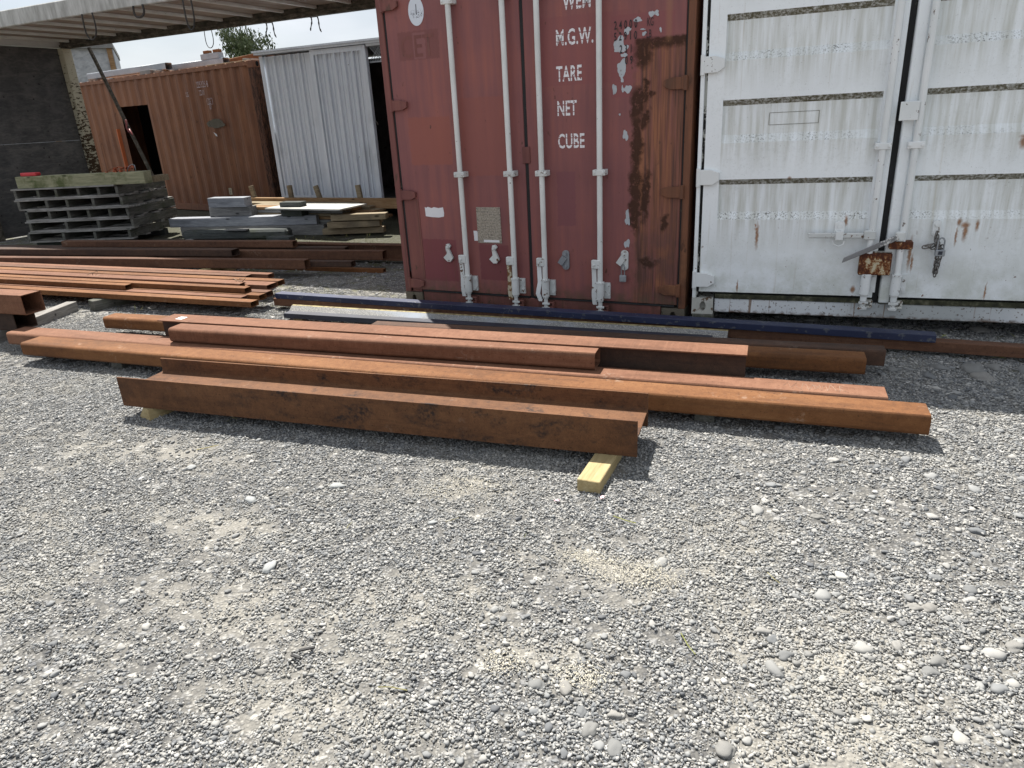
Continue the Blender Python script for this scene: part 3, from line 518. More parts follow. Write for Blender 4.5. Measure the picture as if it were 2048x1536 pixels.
MB().box(.062, CW-.062, .15, CLN-.02, CH-.04, CH-.02).obj('roof', 'maroon_frame_paint', red); MB().box(.062, CW-.062, .15, CLN-.02, .12, .14).obj('floor', 'plywood_dark', red); MB().box(.165, CW-.165, CLN-.06, CLN-.03, .03, CH-.045).obj('end_wall', 'maroon_frame_paint', red)
DB, DT = .142, 2.452
doors = []
for x0, x1 in ((.072, 1.197), (1.223, 2.378)):
    d = MB().box(x0, x1, .006, .05, DB, DT).obj('door', 'maroon_door_paint', red, bevel=.004); doors.append(d)
mb = MB()
for x0, x1 in ((.0555, .0715), (1.1975, 1.2225), (2.3785, 2.3895)): mb.box(x0, x1, .012, .04, .1285, 2.4595)
mb.obj('door_gasket', 'rubber', red)
mb = MB(); mb.box(.178, 1.19, .0, .02, .1285, .1415); mb.box(1.23, 2.36, .0, .02, .1285, .1415); mb.obj('door_gasket', 'rubber', red)
# raised strip along the left door edge and hinges
def hinge(parent, x, z, s, mat, w=.155, h=.075, y=0.):
    """hinge blade pointing along s (+1 right) from the post edge at x"""
    prof = [(0, -h/2), (w*.72, -h/2), (w, -h*.22), (w, h*.30), (w*.62, h/2), (0, h/2)]; pr = [(x+s*a, z+b) for a, b in prof]
    if s < 0: pr = pr[::-1]
    mb = MB(); mb.extr(pr[::-1], y-.022, y+.004, 'y'); mb.tube([(x+s*.012, y-.014, z-h*.62), (x+s*.012, y-.014, z+h*.62)], .015, 8); o = mb.obj('hinge', mat, parent, bevel=.002); return o
for z in (2.345, 1.637, .945, .2): hinge(doors[0], .05, z, 1, 'maroon_frame_paint')
for z in (2.36, 1.667, .962, .258): hinge(doors[1], 2.40, z, -1, 'maroon_rusty_post')
MB().box(.078, .215, .0015, .0055, .24, .91).obj('edge_plate', 'maroon_frame_paint', doors[0])
def handle_catch(parent, x, z, mat, kind=0):
    mb = MB()
    if kind == 0:
        mb.extr([(x-.01, z-.075), (x+.02, z-.075), (x+.045, z-.045), (x+.012, z+.03), (x+.03, z+.055), (x+.012, z+.075), (x-.012, z+.07), (x-.018, z+.035), (x-.012, z-.01), (x-.045, z-.042)][::1], -.02, .004, 'y')
    else:
        mb.extr(rrect(.056, .15, .024, 4, x-.028, z-.075), -.010, .004, 'y'); mb.box(x-.06, x+.01, -.024, -.012, z-.025, z+.02, rot=Matrix.Rotation(R(-55), 3, 'Y'))
        mb.disc_y(x, -.0105, z-.05, .012)
    mb.disc_y(x, -.0205 if kind == 0 else -.0245, z+.048, .013); return mb.obj('handle_catch', mat, parent, bevel=.0015)
handle_catch(doors[0], .468, .477, 'white_hardware'); handle_catch(doors[0], .897, .479, 'white_hardware'); handle_catch(doors[1], 1.512, .452, 'grey_mill_steel', 1); handle_catch(doors[1], 1.981, .468, 'white_hardware', 1)
# locking bars
def lockbar(parent, x, mats, y=-.048, zt=2.56, zhub=.44, zh0=.125, hside=-1, keeper='maroon_frame_paint', hmat=None, jog=0., base=0., sill=.128):
    bar = MB().tube([(x, y, sill+.02+base), (x, y, zt)], .0205, 12).obj('locking_bar', mats[0], parent, smooth=True)
    for zc in (1.106+base, 2.315+base):
        mb = MB(); mb.box(x-.046, x+.046, y-.024, .006, zc-.02, zc+.02); mb.disc_y(x-.034, y-.0242, zc, .009); mb.disc_y(x+.034, y-.0242, zc, .010); mb.obj('bar_clamp', mats[1], bar, bevel=.004)
    mb = MB(); mb.tube([(x, y, .165+base), (x, y, .295+base)], .030, 12); mb.tube([(x, y, .29+base), (x, y, .303+base)], .034, 12); mb.box(x+.02, x+.068, -.012, .006, .168+base, .290+base)
    for zz in (.195, .265): mb.disc_y(x+.05, -.0122, zz+base, .012)
    mb.obj('bar_guide', mats[1], bar, smooth=True)
    mb = MB(); mb.tube([(x, y, .150+base), (x, y, .166+base)], .024, 10); mb.tube([(x, y, .075+base), (x, y, .150+base)], .016, 10)
    mb.extr([(x-.030, y-.012), (x+.012, y-.022), (x+.034, y-.006), (x+.014, y+.010), (x-.012, y+.012)][::1], .098+base, .115+base, 'z'); mb.extr([(x-.034, y-.01), (x+.016, y-.024), (x+.03, y+.004), (x-.012, y+.012)], .060+base, .078+base, 'z'); mb.obj('cam_end', mats[2], bar, bevel=.002)
    mb = MB(); mb.box(x+.012, x+.060, -.040, .009, .066+base, .080+base); mb.box(x+.012, x+.060, -.040, .009, .104+base, .116+base); mb.box(x+.042, x+.060, -.036, .009, .081+base, .103+base); mb.obj('cam_keeper', keeper, bar, bevel=.003)
    if zhub:
        hx = x+hside*.046; mb = MB(); mb.box(min(x, hx)-.016, max(x, hx)+.004, y-.026, y+.010, zhub-.032, zhub+.032); mb.disc_y(hx+.004, y-.0262, zhub-.004, .012); mb.obj('handle_hub', mats[1], bar, bevel=.005)
        pth = [(hx, y-.004, zhub-.03), (hx+.003, y-.005, zhub-.16), (hx-jog*.6, y-.008, zhub-.22), (hx-jog, y-.008, zh0+.06), (hx+.006, y-.005, zh0)]
        mb = MB()
        for (a, b) in zip(pth[:-1], pth[1:]):
            w = .0175; mb.add([(a[0]-w, a[1]-.006, a[2]), (a[0]+w, a[1]-.006, a[2]), (a[0]+w, a[1]+.006, a[2]), (a[0]-w, a[1]+.006, a[2]), (b[0]-w, b[1]-.006, b[2]), (b[0]+w, b[1]-.006, b[2]), (b[0]+w, b[1]+.006, b[2]), (b[0]-w, b[1]+.006, b[2])],
                              [(1, 0, 4, 5), (2, 1, 5, 6), (3, 2, 6, 7), (0, 3, 7, 4), (0, 1, 2, 3), (7, 6, 5, 4)])
        mb.obj('handle', hmat or mats[2], bar)
    return bar
WB = ('cream_bar', 'white_hardware', 'white_hardware')
lockbar(red, .658, WB); lockbar(red, 1.090, WB, hmat='rust_flecked_handle'); lockbar(red, 1.352, WB, jog=.016, hmat='white_metal'); lockbar(red, 1.803, WB)
# seam cover plate, tags, placards, lettering
MB().box(1.180, 1.242, -.004, .0055, 1.175, 1.295).obj('seam_plate', 'maroon_frame_paint', red, bevel=.003)
MB().extr([(.272, .845), (.285, .84), (.30, .848), (.335, .838), (.36, .846), (.40, .838), (.445, .845), (.452, .80), (.447, .77), (.40, .762), (.33, .765), (.275, .772)], .0035, .0065, 'y').obj('label', 'sticker', doors[0])
pl = MB().box(.752, .965, .001, .0055, .565, .848).obj('data_plate', 'plate_print', doors[0])
for x in (.76, .957):
    for z in (.575, .665, .755, .84): MB().disc_y(x, .0008, z, .004, .003, 6).obj('rivet', 'dull_steel', pl)
MB().box(.805, .945, -.0005, .0008, .572, .590).obj('strip_label', 'sticker', pl)
MB().extr([(.714, .66), (.740, .66), (.750, .652), (.749, .58), (.717, .58)], .003, .0065, 'y').obj('label', 'sticker', doors[0])
em = MB(); em.extr([(.355+.067*math.cos(a), 2.283+.098*math.sin(a)) for a in np.linspace(0, 2*math.pi, 33)[:-1]][::-1], .003, .0062, 'y'); em.obj('emblem', 'emblem_print', doors[0])
TW = 'worn_white_lettering'
for s, x, z, w in (('WEM', 1.528, 2.180, .62), ('M.G.W.', 1.468, 1.962, .60), ('TARE', 1.468, 1.730, .56), ('NET', 1.466, 1.502, .56), ('CUBE', 1.467, 1.278, .58)): text(s, .098, TW, doors[1], (x, .0042, z), xs=w, gap=1.05, bold=.018, stencil=True)
for s, x, z, w, gp in (('24000', 1.893, 2.026, .56, 1.75), ('52910', 1.892, 1.957, .56, 1.75), ('231', 1.932, 1.878, .56, 1.75), ('09', 1.970, 1.807, .56, 1.75)): text(s, .050, 'dark_print', doors[1], (x, .0018, z), xs=w, gap=gp, bold=.012)
for s, x, z in (('KG', 2.118, 2.028), ('LB', 2.115, 1.958)): text(s, .050, 'dark_print', doors[1], (x, .0018, z), xs=.46, gap=1., bold=-.004)
text('CET', .15, 'maroon_frame_paint', doors[0], (.185, .0047, 1.975), xs=.78, bold=.01)
for i, (x, z, rx, rz_) in enumerate([(1.928, 1.935, .040, .040), (1.945, 1.905, .045, .022), (1.985, 2.012, .022, .022), (2.055, 2.072, .022, .018), (2.148, 2.098, .017, .020), (2.182, 2.100, .015, .016), (1.948, 1.785, .036, .046), (1.897, 1.655, .014, .038), (1.992, 1.650, .022, .030), (1.955, 1.652, .008, .022), (1.950, 1.715, .010, .02), (1.978, 1.350, .018, .035), (1.998, .795, .013, .045), (1.998, .755, .017, .03), (1.996, .590, .020, .032), (2.10, 1.985, .014, .012), (2.09, 2.012, .014, .006), (2.21, 2.0, .007, .014), (1.965, 1.865, .02, .014), (1.935, 1.49, .008, .006)]):
    MB().extr(blob(x, z, rx, rz_, i, 0)[::-1], .0047-.00013*i, .0056, 'y').obj('paint_flake', 'flake_grey', doors[1])
pk = thing('padlock', (1.975, -.026, .40), 0, 'small brass-grey padlock hanging from a handle catch on the maroon doors', 'padlock')
MB().tube([(-.012, 0, -.04), (-.012, 0, .02), (-.008, 0, .034), (0, 0, .040), (.008, 0, .034), (.012, 0, .02), (.012, 0, -.04)], .0042, 6).obj('shackle', 'galvanised', pk, smooth=True)
MB().box(-.026, .026, -.012, .010, -.092, -.040).obj('lock_body', 'grey_mill_steel', pk, bevel=.008, bseg=2)

# --- white container
WZ = .09
wht = thing('shipping_container', (2.489, .009, WZ), .081, 'grimy white shipping container with ribbed doors, rusty lock box and hanging chain', 'container'); wht.rotation_euler = (0, R(-.25), .081)
mb = MB(); mb.box(0, .026, -.002, .16, .118, CH-.118); mb.obj('corner_post', 'white_paint', wht, bevel=.003); MB().box(.0265, .0445, .018, .16, .118, CH-.118).obj('post_gasket', 'peeling_white', wht)
mb = MB(); mb.box(CW-.044, CW, -.002, .16, .118, CH-.118); mb.obj('corner_post', 'white_paint', wht, bevel=.003)
for x in (0, CW-.16): MB().box(x, x+.16, CLN-.16, CLN, .118, CH-.118).obj('corner_post', 'white_paint', wht)
mb = MB(); mb.box(.158, CW-.158, .006, .14, .015, .118); mb.obj('door_sill', 'white_sill_paint', wht, bevel=.006); MB().box(.16, CW-.16, .008, .14, 2.46, CH-.01).obj('door_header', 'white_paint', wht, bevel=.004)
for x0, x1 in ((0, .15), (CW-.15, CW)):
    for z0 in (0, CH-.118):
        mb = MB(); casting(mb, x0, x1, -.006, .17, z0, z0+.118, hole=(.52, .5)); mb.obj('corner_casting', 'white_casting', wht); MB().box(x0, x1, CLN-.17, CLN+.004, z0, z0+.118).obj('corner_casting', 'white_casting', wht)
mb = MB(); corr_wall(mb, pts, lambda a, d, z: (.02+d, CLN-.16-a, z), .12, CH-.06); mb.box(.0, .06, .16, CLN-.16, .02, .14); mb.obj('side_wall', 'white_paint', wht)
mb = MB(); corr_wall(mb, pts, lambda a, d, z: (CW-.02-d, .16+a, z), .12, CH-.06); mb.box(CW-.06, CW, .16, CLN-.16, .02, .14); mb.obj('side_wall', 'white_paint', wht)
MB().box(.01, CW-.01, .15, CLN-.02, CH-.04, CH-.02).obj('roof', 'white_paint', wht); MB().box(.062, CW-.062, .15, CLN-.02, .12, .14).obj('floor', 'plywood_dark', wht); MB().box(.165, CW-.165, CLN-.06, CLN-.03, .03, CH-.045).obj('end_wall', 'white_paint', wht)
def ribbed_door(parent, x0, x1, rx0, rx1):
    """door leaf with recessed horizontal bands between rx0 and rx1"""
    yf, yr = .004, .034; db, dt = .166, 2.455; prof = [(db, yf, 0)]; zs = []
    k = 0
    while True:
        top = 2.049-WZ+.505*(1-k); bot = top-.235
        if bot < .40: break
        zs.append((top, bot)); k += 1
    zs = zs[::-1]
    for top, bot in zs: prof += [(bot-.034, yf, 2), (bot+.016, yr, 0), (top-.036, yr, 1), (top, yf, 0)]
    prof = [q for q in prof if q[0] < dt-.02]+[(dt, yf, 0)]
    mb = MB(); mb.box(x0, rx0, yf, .05, db, dt); mb.box(rx1, x1, yf, .05, db, dt)
    for (z0, y0, mi), (z1, y1, _) in zip(prof[:-1], prof[1:]): mb.add([(rx0, y0, z0), (rx1, y0, z0), (rx1, y1, z1), (rx0, y1, z1)], [(0, 1, 2, 3)], mi)
    mb.add([(rx0, .05, db), (rx1, .05, db), (rx1, .05, dt), (rx0, .05, dt)], [(3, 2, 1, 0)]); mb.add([(rx0, yf, db), (rx1, yf, db), (rx1, .05, db), (rx0, .05, db)], [(3, 2, 1, 0)])
    return mb.obj('door', ['white_paint', 'white_ledge_algae', 'white_slope_speckled'], parent)
wd = [ribbed_door(wht, .046, 1.182, .150, 1.098), ribbed_door(wht, 1.222, 2.392, 1.335, 2.285)]
mb = MB(); mb.box(1.1825, 1.2215, .026, .046, .12, 2.458); mb.obj('door_gasket', 'rubber', wht)
mb = MB(); mb.box(.16, 1.18, .0, .03, .1185, .150); mb.box(1.225, CW-.16, .0, .03, .1185, .150); mb.obj('sill_gasket', 'algae_gasket', wht)
mb = MB(); mb.box(1.150, 1.1815, -.010, .0035, .16, 2.45); mb.obj('door_edge_strip', 'white_paint', wht, bevel=.003)
mb = MB(); mb.box(1.2225, 1.286, -.026, .0035, .13, 2.45); mb.obj('astragal', 'white_paint', wht, bevel=.006)
for z in (2.38, 1.675, .968, .255): hinge(wd[0], .0, z, 1, 'white_metal', w=.15, h=.10, y=-.002)
for z in (2.38, 1.675, .968, .255): hinge(wd[1], CW, z, -1, 'white_metal', w=.15, h=.10, y=-.002)
b1 = lockbar(wht, 1.126, ('white_metal', 'white_metal', 'white_hardware'), y=-.052, zhub=None, base=.03, keeper='white_casting', sill=.10)
b2 = lockbar(wht, 1.306, ('white_metal', 'white_metal', 'white_hardware'), y=-.052, zhub=None, base=.03, keeper='white_casting', sill=.10)
mb = MB(); mb.box(1.190, 1.293, -.078, -.0735, 1.280, 1.388); mb.obj('cover_plate', 'white_metal', wht, bevel=.004)
MB().box(1.20, 1.28, -.0730, -.0265, 1.30, 1.37).obj('cover_plate_bracket', 'white_metal', wht)
mb = MB(); mb.box(1.08, 1.15, -.078, -.020, .558, .618); mb.obj('handle_hub', 'white_hardware', wht, bevel=.006)
mb = MB(); mb.box(.745, 1.082, -.060, -.046, .566, .600); mb.obj('handle', 'white_hardware', wht, bevel=.005)
mb = MB(); mb.extr(rrect(.06, .115, .022, 4, .905, .555), -.030, .006, 'y'); mb.box(.912, .958, -.074, -.031, .556, .612); mb.disc_y(.935, -.0305, .642, .016); mb.tube([(.900, -.040, .55), (.905, -.050, .525), (.935, -.055, .512), (.965, -.050, .525), (.970, -.040, .55)], .005, 6); mb.obj('handle_catch', 'white_metal', wht, bevel=.002)
mb = MB(); mb.box(1.235, 1.37, -.080, .003, .500, .548); mb.obj('bar_clamp', 'lockbox_rust', wht, bevel=.004)
mb = MB(); mb.box(1.262, 1.318, -.090, -.052, .552, .612); mb.obj('handle_hub', 'white_hardware', wht, bevel=.006)
mb = MB(); mb.add([(.965, -.098, .410), (.975, -.098, .444), (1.272, -.098, .598), (1.285, -.098, .566), (.965, -.084, .410), (.975, -.084, .444), (1.272, -.084, .598), (1.285, -.084, .566)], [(0, 3, 2, 1), (4, 5, 6, 7), (0, 1, 5, 4), (1, 2, 6, 5), (2, 3, 7, 6), (3, 0, 4, 7)]); mb.obj('handle', 'worn_lever', wht, bevel=.003)
mb = MB(); mb.box(1.072, 1.262, -.075, -.027, .328, .470); mb.obj('lock_box', 'lockbox_rust', wht, bevel=.005)
mb = MB(); mb.box(1.075, 1.262, -.0265, .003, .33, .475); mb.obj('lock_box_bracket', 'white_casting', wht)
for a, b in (((.441, .443+.914-.09+.09), None),): pass
mb = MB(); w_ = .0016
for x0, x1, z0, z1 in ((.443, .745, 1.361, 1.363), (.443, .745, 1.287, 1.289), (.443, .445, 1.289, 1.361), (.743, .745, 1.289, 1.361)): mb.box(x0, x1, .0315, .0335, z0, z1)
mb.obj('label_outline', 'casting_grime', wd[0])
mb = MB(); mb.extr(rrect(.046, .10, .016, 4, 1.473, .575), -.024, .006, 'y'); mb.box(1.482, 1.510, -.032, -.0245, .545, .60); mb.disc_y(1.496, -.0245, .648, .014); mb.obj('handle_catch', 'white_metal', wht, bevel=.002)
# chain of single links, padlock on it
q = wht.rotation_euler.to_matrix(); 
def W(x, y, z): return Vector((2.489, .009, WZ))+q @ Vector((x, y, z))
ch = thing('chain', W(1.505, -.030, .60), .081, 'dark steel chain looped and hanging down a white container door', 'chain')
def link_mesh(flat):
    pth = []
    for k in range(14):
        a = 2*math.pi*k/14; x, z = .011*math.cos(a), .019*math.sin(a)+(.006 if math.sin(a) > 0 else -.006); pth.append((x, 0, z) if not flat else (0, x, z))
    return MB().tube(pth, .0042, 5, closed=True).mesh('chain_link', 'dull_steel', smooth='all')
lk = [link_mesh(0), link_mesh(1)]
def clink(i, x, y, z, ry=0., rz=0.):
    o = link('chain_link', lk[i % 2], ch, (x, y, z)); o.rotation_euler = (0, ry, rz)
for i in range(8): clink(i, .014+.003*(i % 2), -.016, -.10-.0225*i, .08*(-1)**i, .5)
for i in range(7): clink(i+1, .034-.002*i, -.024, -.095-.0235*i, -.10*(-1)**i, .6)
for i in range(5): clink(i, -.010+.006*i, -.014, -.012-.022*i, .2, .9)
for i in range(6): clink(i, -.055+.014*i, -.022, -.085+.010*math.sin(i*1.3), 1.3, .3*i)
pd = thing('padlock', W(1.525, -.075, .505), .081, 'square laminated padlock closing the chain on the white doors', 'padlock')
MB().box(-.028, .028, -.015, .015, -.045, -.005).obj('lock_body', 'galvanised', pd, bevel=.004); MB().box(-.012, .012, -.0165, -.0152, -.034, -.012).obj('lock_face', 'blue_black', pd)
MB().tube([(-.018, 0, -.01), (-.018, 0, .05), (-.010, 0, .066), (.0, 0, .070), (.010, 0, .066), (.018, 0, .05), (.018, 0, -.01)], .005, 6).obj('shackle', 'galvanised', pd, smooth=True)
o = MB().box(-.075, .075, -.02, .16, 0, WZ-.001).obj('packing_block', 'timber_side', bevel=.005); o.location = (2.569, .02, .0); o.rotation_euler = (0, 0, .081); tag(o, 'short mossy timber block under the near corner of the white container', 'timber block', 'packing blocks under the white container')
for x, y in ((4.82, .21), (2.09, 5.95), (4.35, 6.1)):
    o = MB().box(-.075, .075, -.02, .16, 0, WZ-.012).obj('packing_block', 'timber_side', bevel=.005); o.location = (x, y, 0); o.rotation_euler = (0, 0, .081); tag(o, 'squat timber packer below a far corner of the white container', 'timber block', 'far packing blocks under the white container')

# ------------------------------------------------------------------ steel sections
def sec(name, prof, L, x, y, z, ang, mat, label, cat, inner=None, group=None, bevel=0, smooth=True):
    o = MB().extr(prof, 0, L, 'x', 0, inner).obj(name, mat, bevel=bevel, smooth=smooth); o.location = (x, y, z); o.rotation_euler = (0, 0, R(ang)); return tag(o, label, cat, group)
def arcs(o):
    o.data.polygons.foreach_set('use_smooth', [(i % 20) % 5 != 4 and i < 40 for i in range(len(o.data.polygons))]); return o
def rhs(x, y, z, ang, L, w, h, mat, label, r=None, t=.006, group=None, name='steel_tube', cat='steel tube'):
    r = r if r else min(w, h)*.17; return arcs(sec(name, rrect(w, h, r, 4), L, x, y, z, ang, mat, label, cat, rrect(w-2*t, h-2*t, max(r-t, .002), 4, t, t), group, smooth=False))
Z1 = .06
# I beam on its side, on two fresh pine blocks
D, FW, TF, TW_ = .345, .178, .011, .009; zc = FW/2; rf = .012
ip = [(0, 0), (TF, 0), (TF, zc-TW_/2-rf), (TF+rf*.3, zc-TW_/2-rf*.3), (TF+rf, zc-TW_/2), (D-TF-rf, zc-TW_/2), (D-TF-rf*.3, zc-TW_/2-rf*.3), (D-TF, zc-TW_/2-rf), (D-TF, 0), (D, 0), (D, FW), (D-TF, FW), (D-TF, zc+TW_/2+rf), (D-TF-rf*.3, zc+TW_/2+rf*.3), (D-TF-rf, zc+TW_/2), (TF+rf, zc+TW_/2), (TF+rf*.3, zc+TW_/2+rf*.3), (TF, zc+TW_/2+rf), (TF, FW), (0, FW)]
ib = sec('i_beam', ip, 2.992, -.269, -2.632, Z1, 6.39, 'rust_orange_blotchy', 'short rusty I-beam lying on its side on fresh pine blocks in front of the tubes', 'steel beam', bevel=.0012)
for x, y, rz, w, Lb, lab in ((2.515, -2.575, -7., .102, .46, 'pale fresh pine block poking out under the right end of the I-beam'), (-.16, -2.63, 17., .115, .42, 'pale pine block with a split end under the ragged left end of the I-beam')):
    mb = MB().box(0, w, 0, Lb, 0, Z1-.001)
    if x < 0: mb.v[4] = (.012, .03, Z1-.004); mb.v[5] = (w-.02, .012, Z1-.002)
    o = mb.obj('pine_block', 'pine_fresh', bevel=.003); o.location = (x, y, 0); o.rotation_euler = (0, 0, R(rz*-.15 if x > 0 else -10)); tag(o, lab, 'timber block')
rhs(-1.921, -2.185, Z1, 5.08, 5.844, .180, .098, 'rust_orange', 'longest flat rusty rectangular tube lying directly behind the I-beam', r=.020)
tb2 = rhs(-2.336, -2.037, Z1, 5.08, 6.09, .180, .098, 'rust_pink', 'flat rusty rectangular tube lying between the front tube and the stacked shorter pieces', r=.020)
rhs(-.761, -1.848, .160, 5.8, 3.03, .150, .100, 'rust_pink', 'short reddish rectangular tube stacked on top of the flat tubes', r=.022)
dd = thing('steel_section', (-1.0, -1.733, Z1), R(5.3), 'thin flanged rusty steel section with dark web behind the short stacked tube', 'steel section')
MB().extr([(0, .202), (.17, .202), (.17, .210), (0, .210)], 0, 4.065, 'x').obj('flange', 'rust_pink', dd, bevel=.0008); MB().extr([(.045, 0), (.055, 0), (.055, .2018), (.045, .2018)], 0, 4.06, 'x').obj('web', 'rust_dark', dd)
MB().box(.12, .18, .05, .11, .2101, .2106).obj('sticker', 'sticker', dd)
rhs(-1.95, -1.50, Z1, 5.9, 5.62, .15, .098, 'rust_orange', 'rounded orange rusty tube lying behind the flanged section', r=.022)
rhs(.4, -1.085, Z1, 5.9, 3.36, .105, .098, 'rust_dark', 'dark blackish square tube tucked behind the rounded orange tube', r=.012)
for x in (-1.1, 2.9):
    o = MB().box(-.05, .05, .06, 1.02, 0, Z1-.001).obj('bearer', 'timber_side', bevel=.003); o.location = (x, -2.015+.089*x, 0); o.rotation_euler = (0, 0, R(5)); tag(o, 'low timber bearer hidden under the front pile of rusty tubes', 'timber bearer', 'bearers under the front pile')
for i, (x, n) in enumerate(((5.62, 16), (5.76, 12), (1.35, 9))):
    rr = random.Random(90+i); pth = [(x+.012*k+rr.uniform(-.012, .012), .09+.045*math.sin(k*1.9+i)+rr.uniform(-.012, .012), .0985) for k in range(n)]; MB().tube(pth, .0009, 4).obj('chalk_mark', 'chalk', tb2)
# blue-black flat channel + grey plate
gz = .03
sec('steel_channel', [(0, 0), (.085, 0), (.085, .042), (0, .042)], 3.47, -.737, -.752, gz, 3.9, 'blue_black', 'blue-black flat steel section lying in front of the grey speckled plate', 'steel section', bevel=.002)
gp = thing('steel_plate', (-.78, -.655, gz), R(3.2), 'grey speckled steel plate with yellowed edge leaning behind the blue-black section', 'steel plate')
MB().extr([(0, 0), (.008, 0), (.075, .060), (.069, .064), (0, .010)], 0, 3.60, 'x').obj('plate', 'speckled_plate', gp)
MB().extr([(.0692, .0641), (.0752, .0601), (.088, .061), (.088, .068)], 0, 3.60, 'x').obj('plate_edge', 'yellow_edge', gp); MB().extr([(.080, 0), (.0875, 0), (.0875, .0605), (.080, .0605)], 0, 3.60, 'x').obj('back_flange', 'speckled_plate', gp)
rhs(-1.124, -.440, .03, 1.6, 7.9, .09, .068, 'rust_brown', 'very long rusty brown tube along the foot of the containers under a blue one', r=.006)
rhs(-1.09, -.445, .099, 1.35, 5.12, .092, .046, 'blue_paint', 'dark blue painted steel tube lying on the long brown one', r=.004)
for x, y, L_ in ((-.62, -.42, .46), (1.3, -.75, .5), (2.55, -.68, .5)):
    o = MB().box(-.045, .045, -.3, L_-.0, 0, .029).obj('timber_packer', 'pine_fresh', bevel=.002); o.location = (x, y, 0); tag(o, 'thin pine packing slat under the long tubes beside the maroon container', 'timber slat', 'thin packing slats under the long tubes')
# left: two big tubes stacked at the edge of the yard
rhs(-5.55, -2.10, .09, 5., 3.02, .18, .158, 'rust_dark', 'dark open-ended rectangular tube, lower of two stacked on a grey bearer', r=.008)
rhs(-5.32, -2.13, .249, 5., 3.02, .175, .158, 'rust_pink', 'reddish open-ended rectangular tube, upper of two stacked on a grey bearer', r=.008)
o = MB().box(-.05, .05, -.15, .86, 0, .089).obj('bearer', 'timber_grey_y', bevel=.003); o.location = (-2.80, -1.80, 0); o.rotation_euler = (0, 0, R(20)); tag(o, 'weathered grey timber bearer sticking out from under two stacked big tubes', 'timber bearer')
o = MB().box(-.05, .05, -.15, .5, 0, .089).obj('bearer', 'timber_grey_y', bevel=.003); o.location = (-5.1, -2.05, 0); tag(o, 'grey bearer under the far ends of two stacked big tubes', 'timber bearer')
# bundle of small tubes
sm = [(-1.07, -.765, .10, 6.0, .100, 'rust_orange', 'nearest the two stacked big tubes'), (-1.29, -.655, .10, 6.0, .090, 'rust_pink', 'second from the two stacked big tubes'), (-1.18, -.550, .10, 6.0, .095, 'rust_orange', 'third from the two stacked big tubes'), (-1.20, -.440, .10, 6.0, .095, 'rust_brown', 'fourth from the two stacked big tubes'),
      (-1.59, -.330, .10, 6.0, .100, 'rust_orange', 'fifth from the two stacked big tubes'), (-1.40, -.215, .10, 6.0, .150, 'rust_pink', 'widest of its bundle'), (-1.42, -.045, .10, 6.0, .100, 'rust_orange', 'third from the big RHS row behind'), (-1.94, .070, .10, 6.0, .095, 'rust_brown', 'second from the bigger tubes behind'), (-1.75, .180, .10, 6.0, .090, 'rust_pink', 'next to the bigger tubes behind')]
sm = [s[:6]+(w,) for s, w in zip(sm, ['first from the two stacked big tubes', 'second from the two stacked big tubes', 'third from the two stacked big tubes', 'fourth from the two stacked big tubes', 'fifth from the two stacked big tubes', 'the widest one of its row', 'seventh from the two stacked big tubes', 'eighth from the two stacked big tubes', 'last of its row beside the bigger tubes'])]
A1 = 3.2
for x, y, z, L_, w, mat, wh in sm:
    dx = L_*math.cos(R(A1)); dy = L_*math.sin(R(A1)); rhs(x-dx, y-dy, z, A1, L_, w, .048, mat, 'small rusty tube in a flat bundle, '+wh, r=.006, t=.003, group='bundle of small rusty tubes')
for x, y, w, mat, wh in ((-1.365, -.52, .085, 'rust_orange', 'lying on top of the small tube bundle, longer front one'), (-1.56, -.385, .07, 'rust_pink', 'lying on top of the small tube bundle, rear one'), (-2.70, -.700, .085, 'rust_orange', 'on top of the small tube bundle, ending short of the others')):
    rhs(x-5*math.cos(R(A1)), y-5*math.sin(R(A1)), .1485, A1, 5., w, .046, mat, 'small rusty tube '+wh, r=.006, t=.003)
for x in (-2.72, -5.2):
    o = MB().box(-.055, .055, -1.02+.35, .70, 0, .099).obj('bearer', 'timber_side', bevel=.004); o.location = (x, -.30+.056*(x+2.7), 0); o.rotation_euler = (0, 0, R(-14)); tag(o, 'squared timber bearer with sawn end carrying the small rusty tube bundle', 'timber bearer', 'bearers under the small tube bundle')
for i, (x, y) in enumerate(((-1.75, -.24), (-3.7, -.33))):
    rr = random.Random(i); pth = [(x+rr.uniform(-.09, .09), y+rr.uniform(-.05, .05)+.010*k, .155+.03*math.sin(k*1.4+i)+.02*(k % 2)) for k in range(9)]
    o = MB().tube(pth, .0035, 5).obj('tie_wire', 'wire', smooth='all'); tag(o, ['twisted loose tie wire on the ends of the small tube bundle', 'curl of loose tie wire midway along the small tube bundle'][i], 'wire')
# row of bigger tubes behind
A2 = 8.0
def endat(x, y, L_): return x-L_*math.cos(R(A2)), y-L_*math.sin(R(A2))
for x, y, z, L_, w, h, mat, lab in ((-1.67, .645, .10, 6., .105, .100, 'rust_brown', 'brown square tube at the front of the row of bigger tubes, ends short'),
        (-1.22, .84, .10, 6., .10, .062, 'rust_dark', 'low dark tube right behind the front brown square tube'),
        (-2.85, .800, .163, 5., .15, .078, 'rust_dark', 'short dark tube lying on the low one in the row of bigger tubes'),
        (-1.09, 1.235, .10, 6., .105, .100, 'rust_brown', 'long brown square tube reaching furthest right in the row of bigger tubes'),
        (-1.70, 1.37, .10, 6., .11, .098, 'rust_dark', 'dark tube behind the long brown square tube, partly covered')):
    ex, ey = endat(x, y, L_); rhs(ex, ey, z, A2, L_, w, h, mat, lab, r=.01)
rhs(-5.76, .76, .201, A2, 3.46, .10, .074, 'rust_brown', 'single rusty tube lying on top of the row of bigger tubes below the pallets', r=.006)
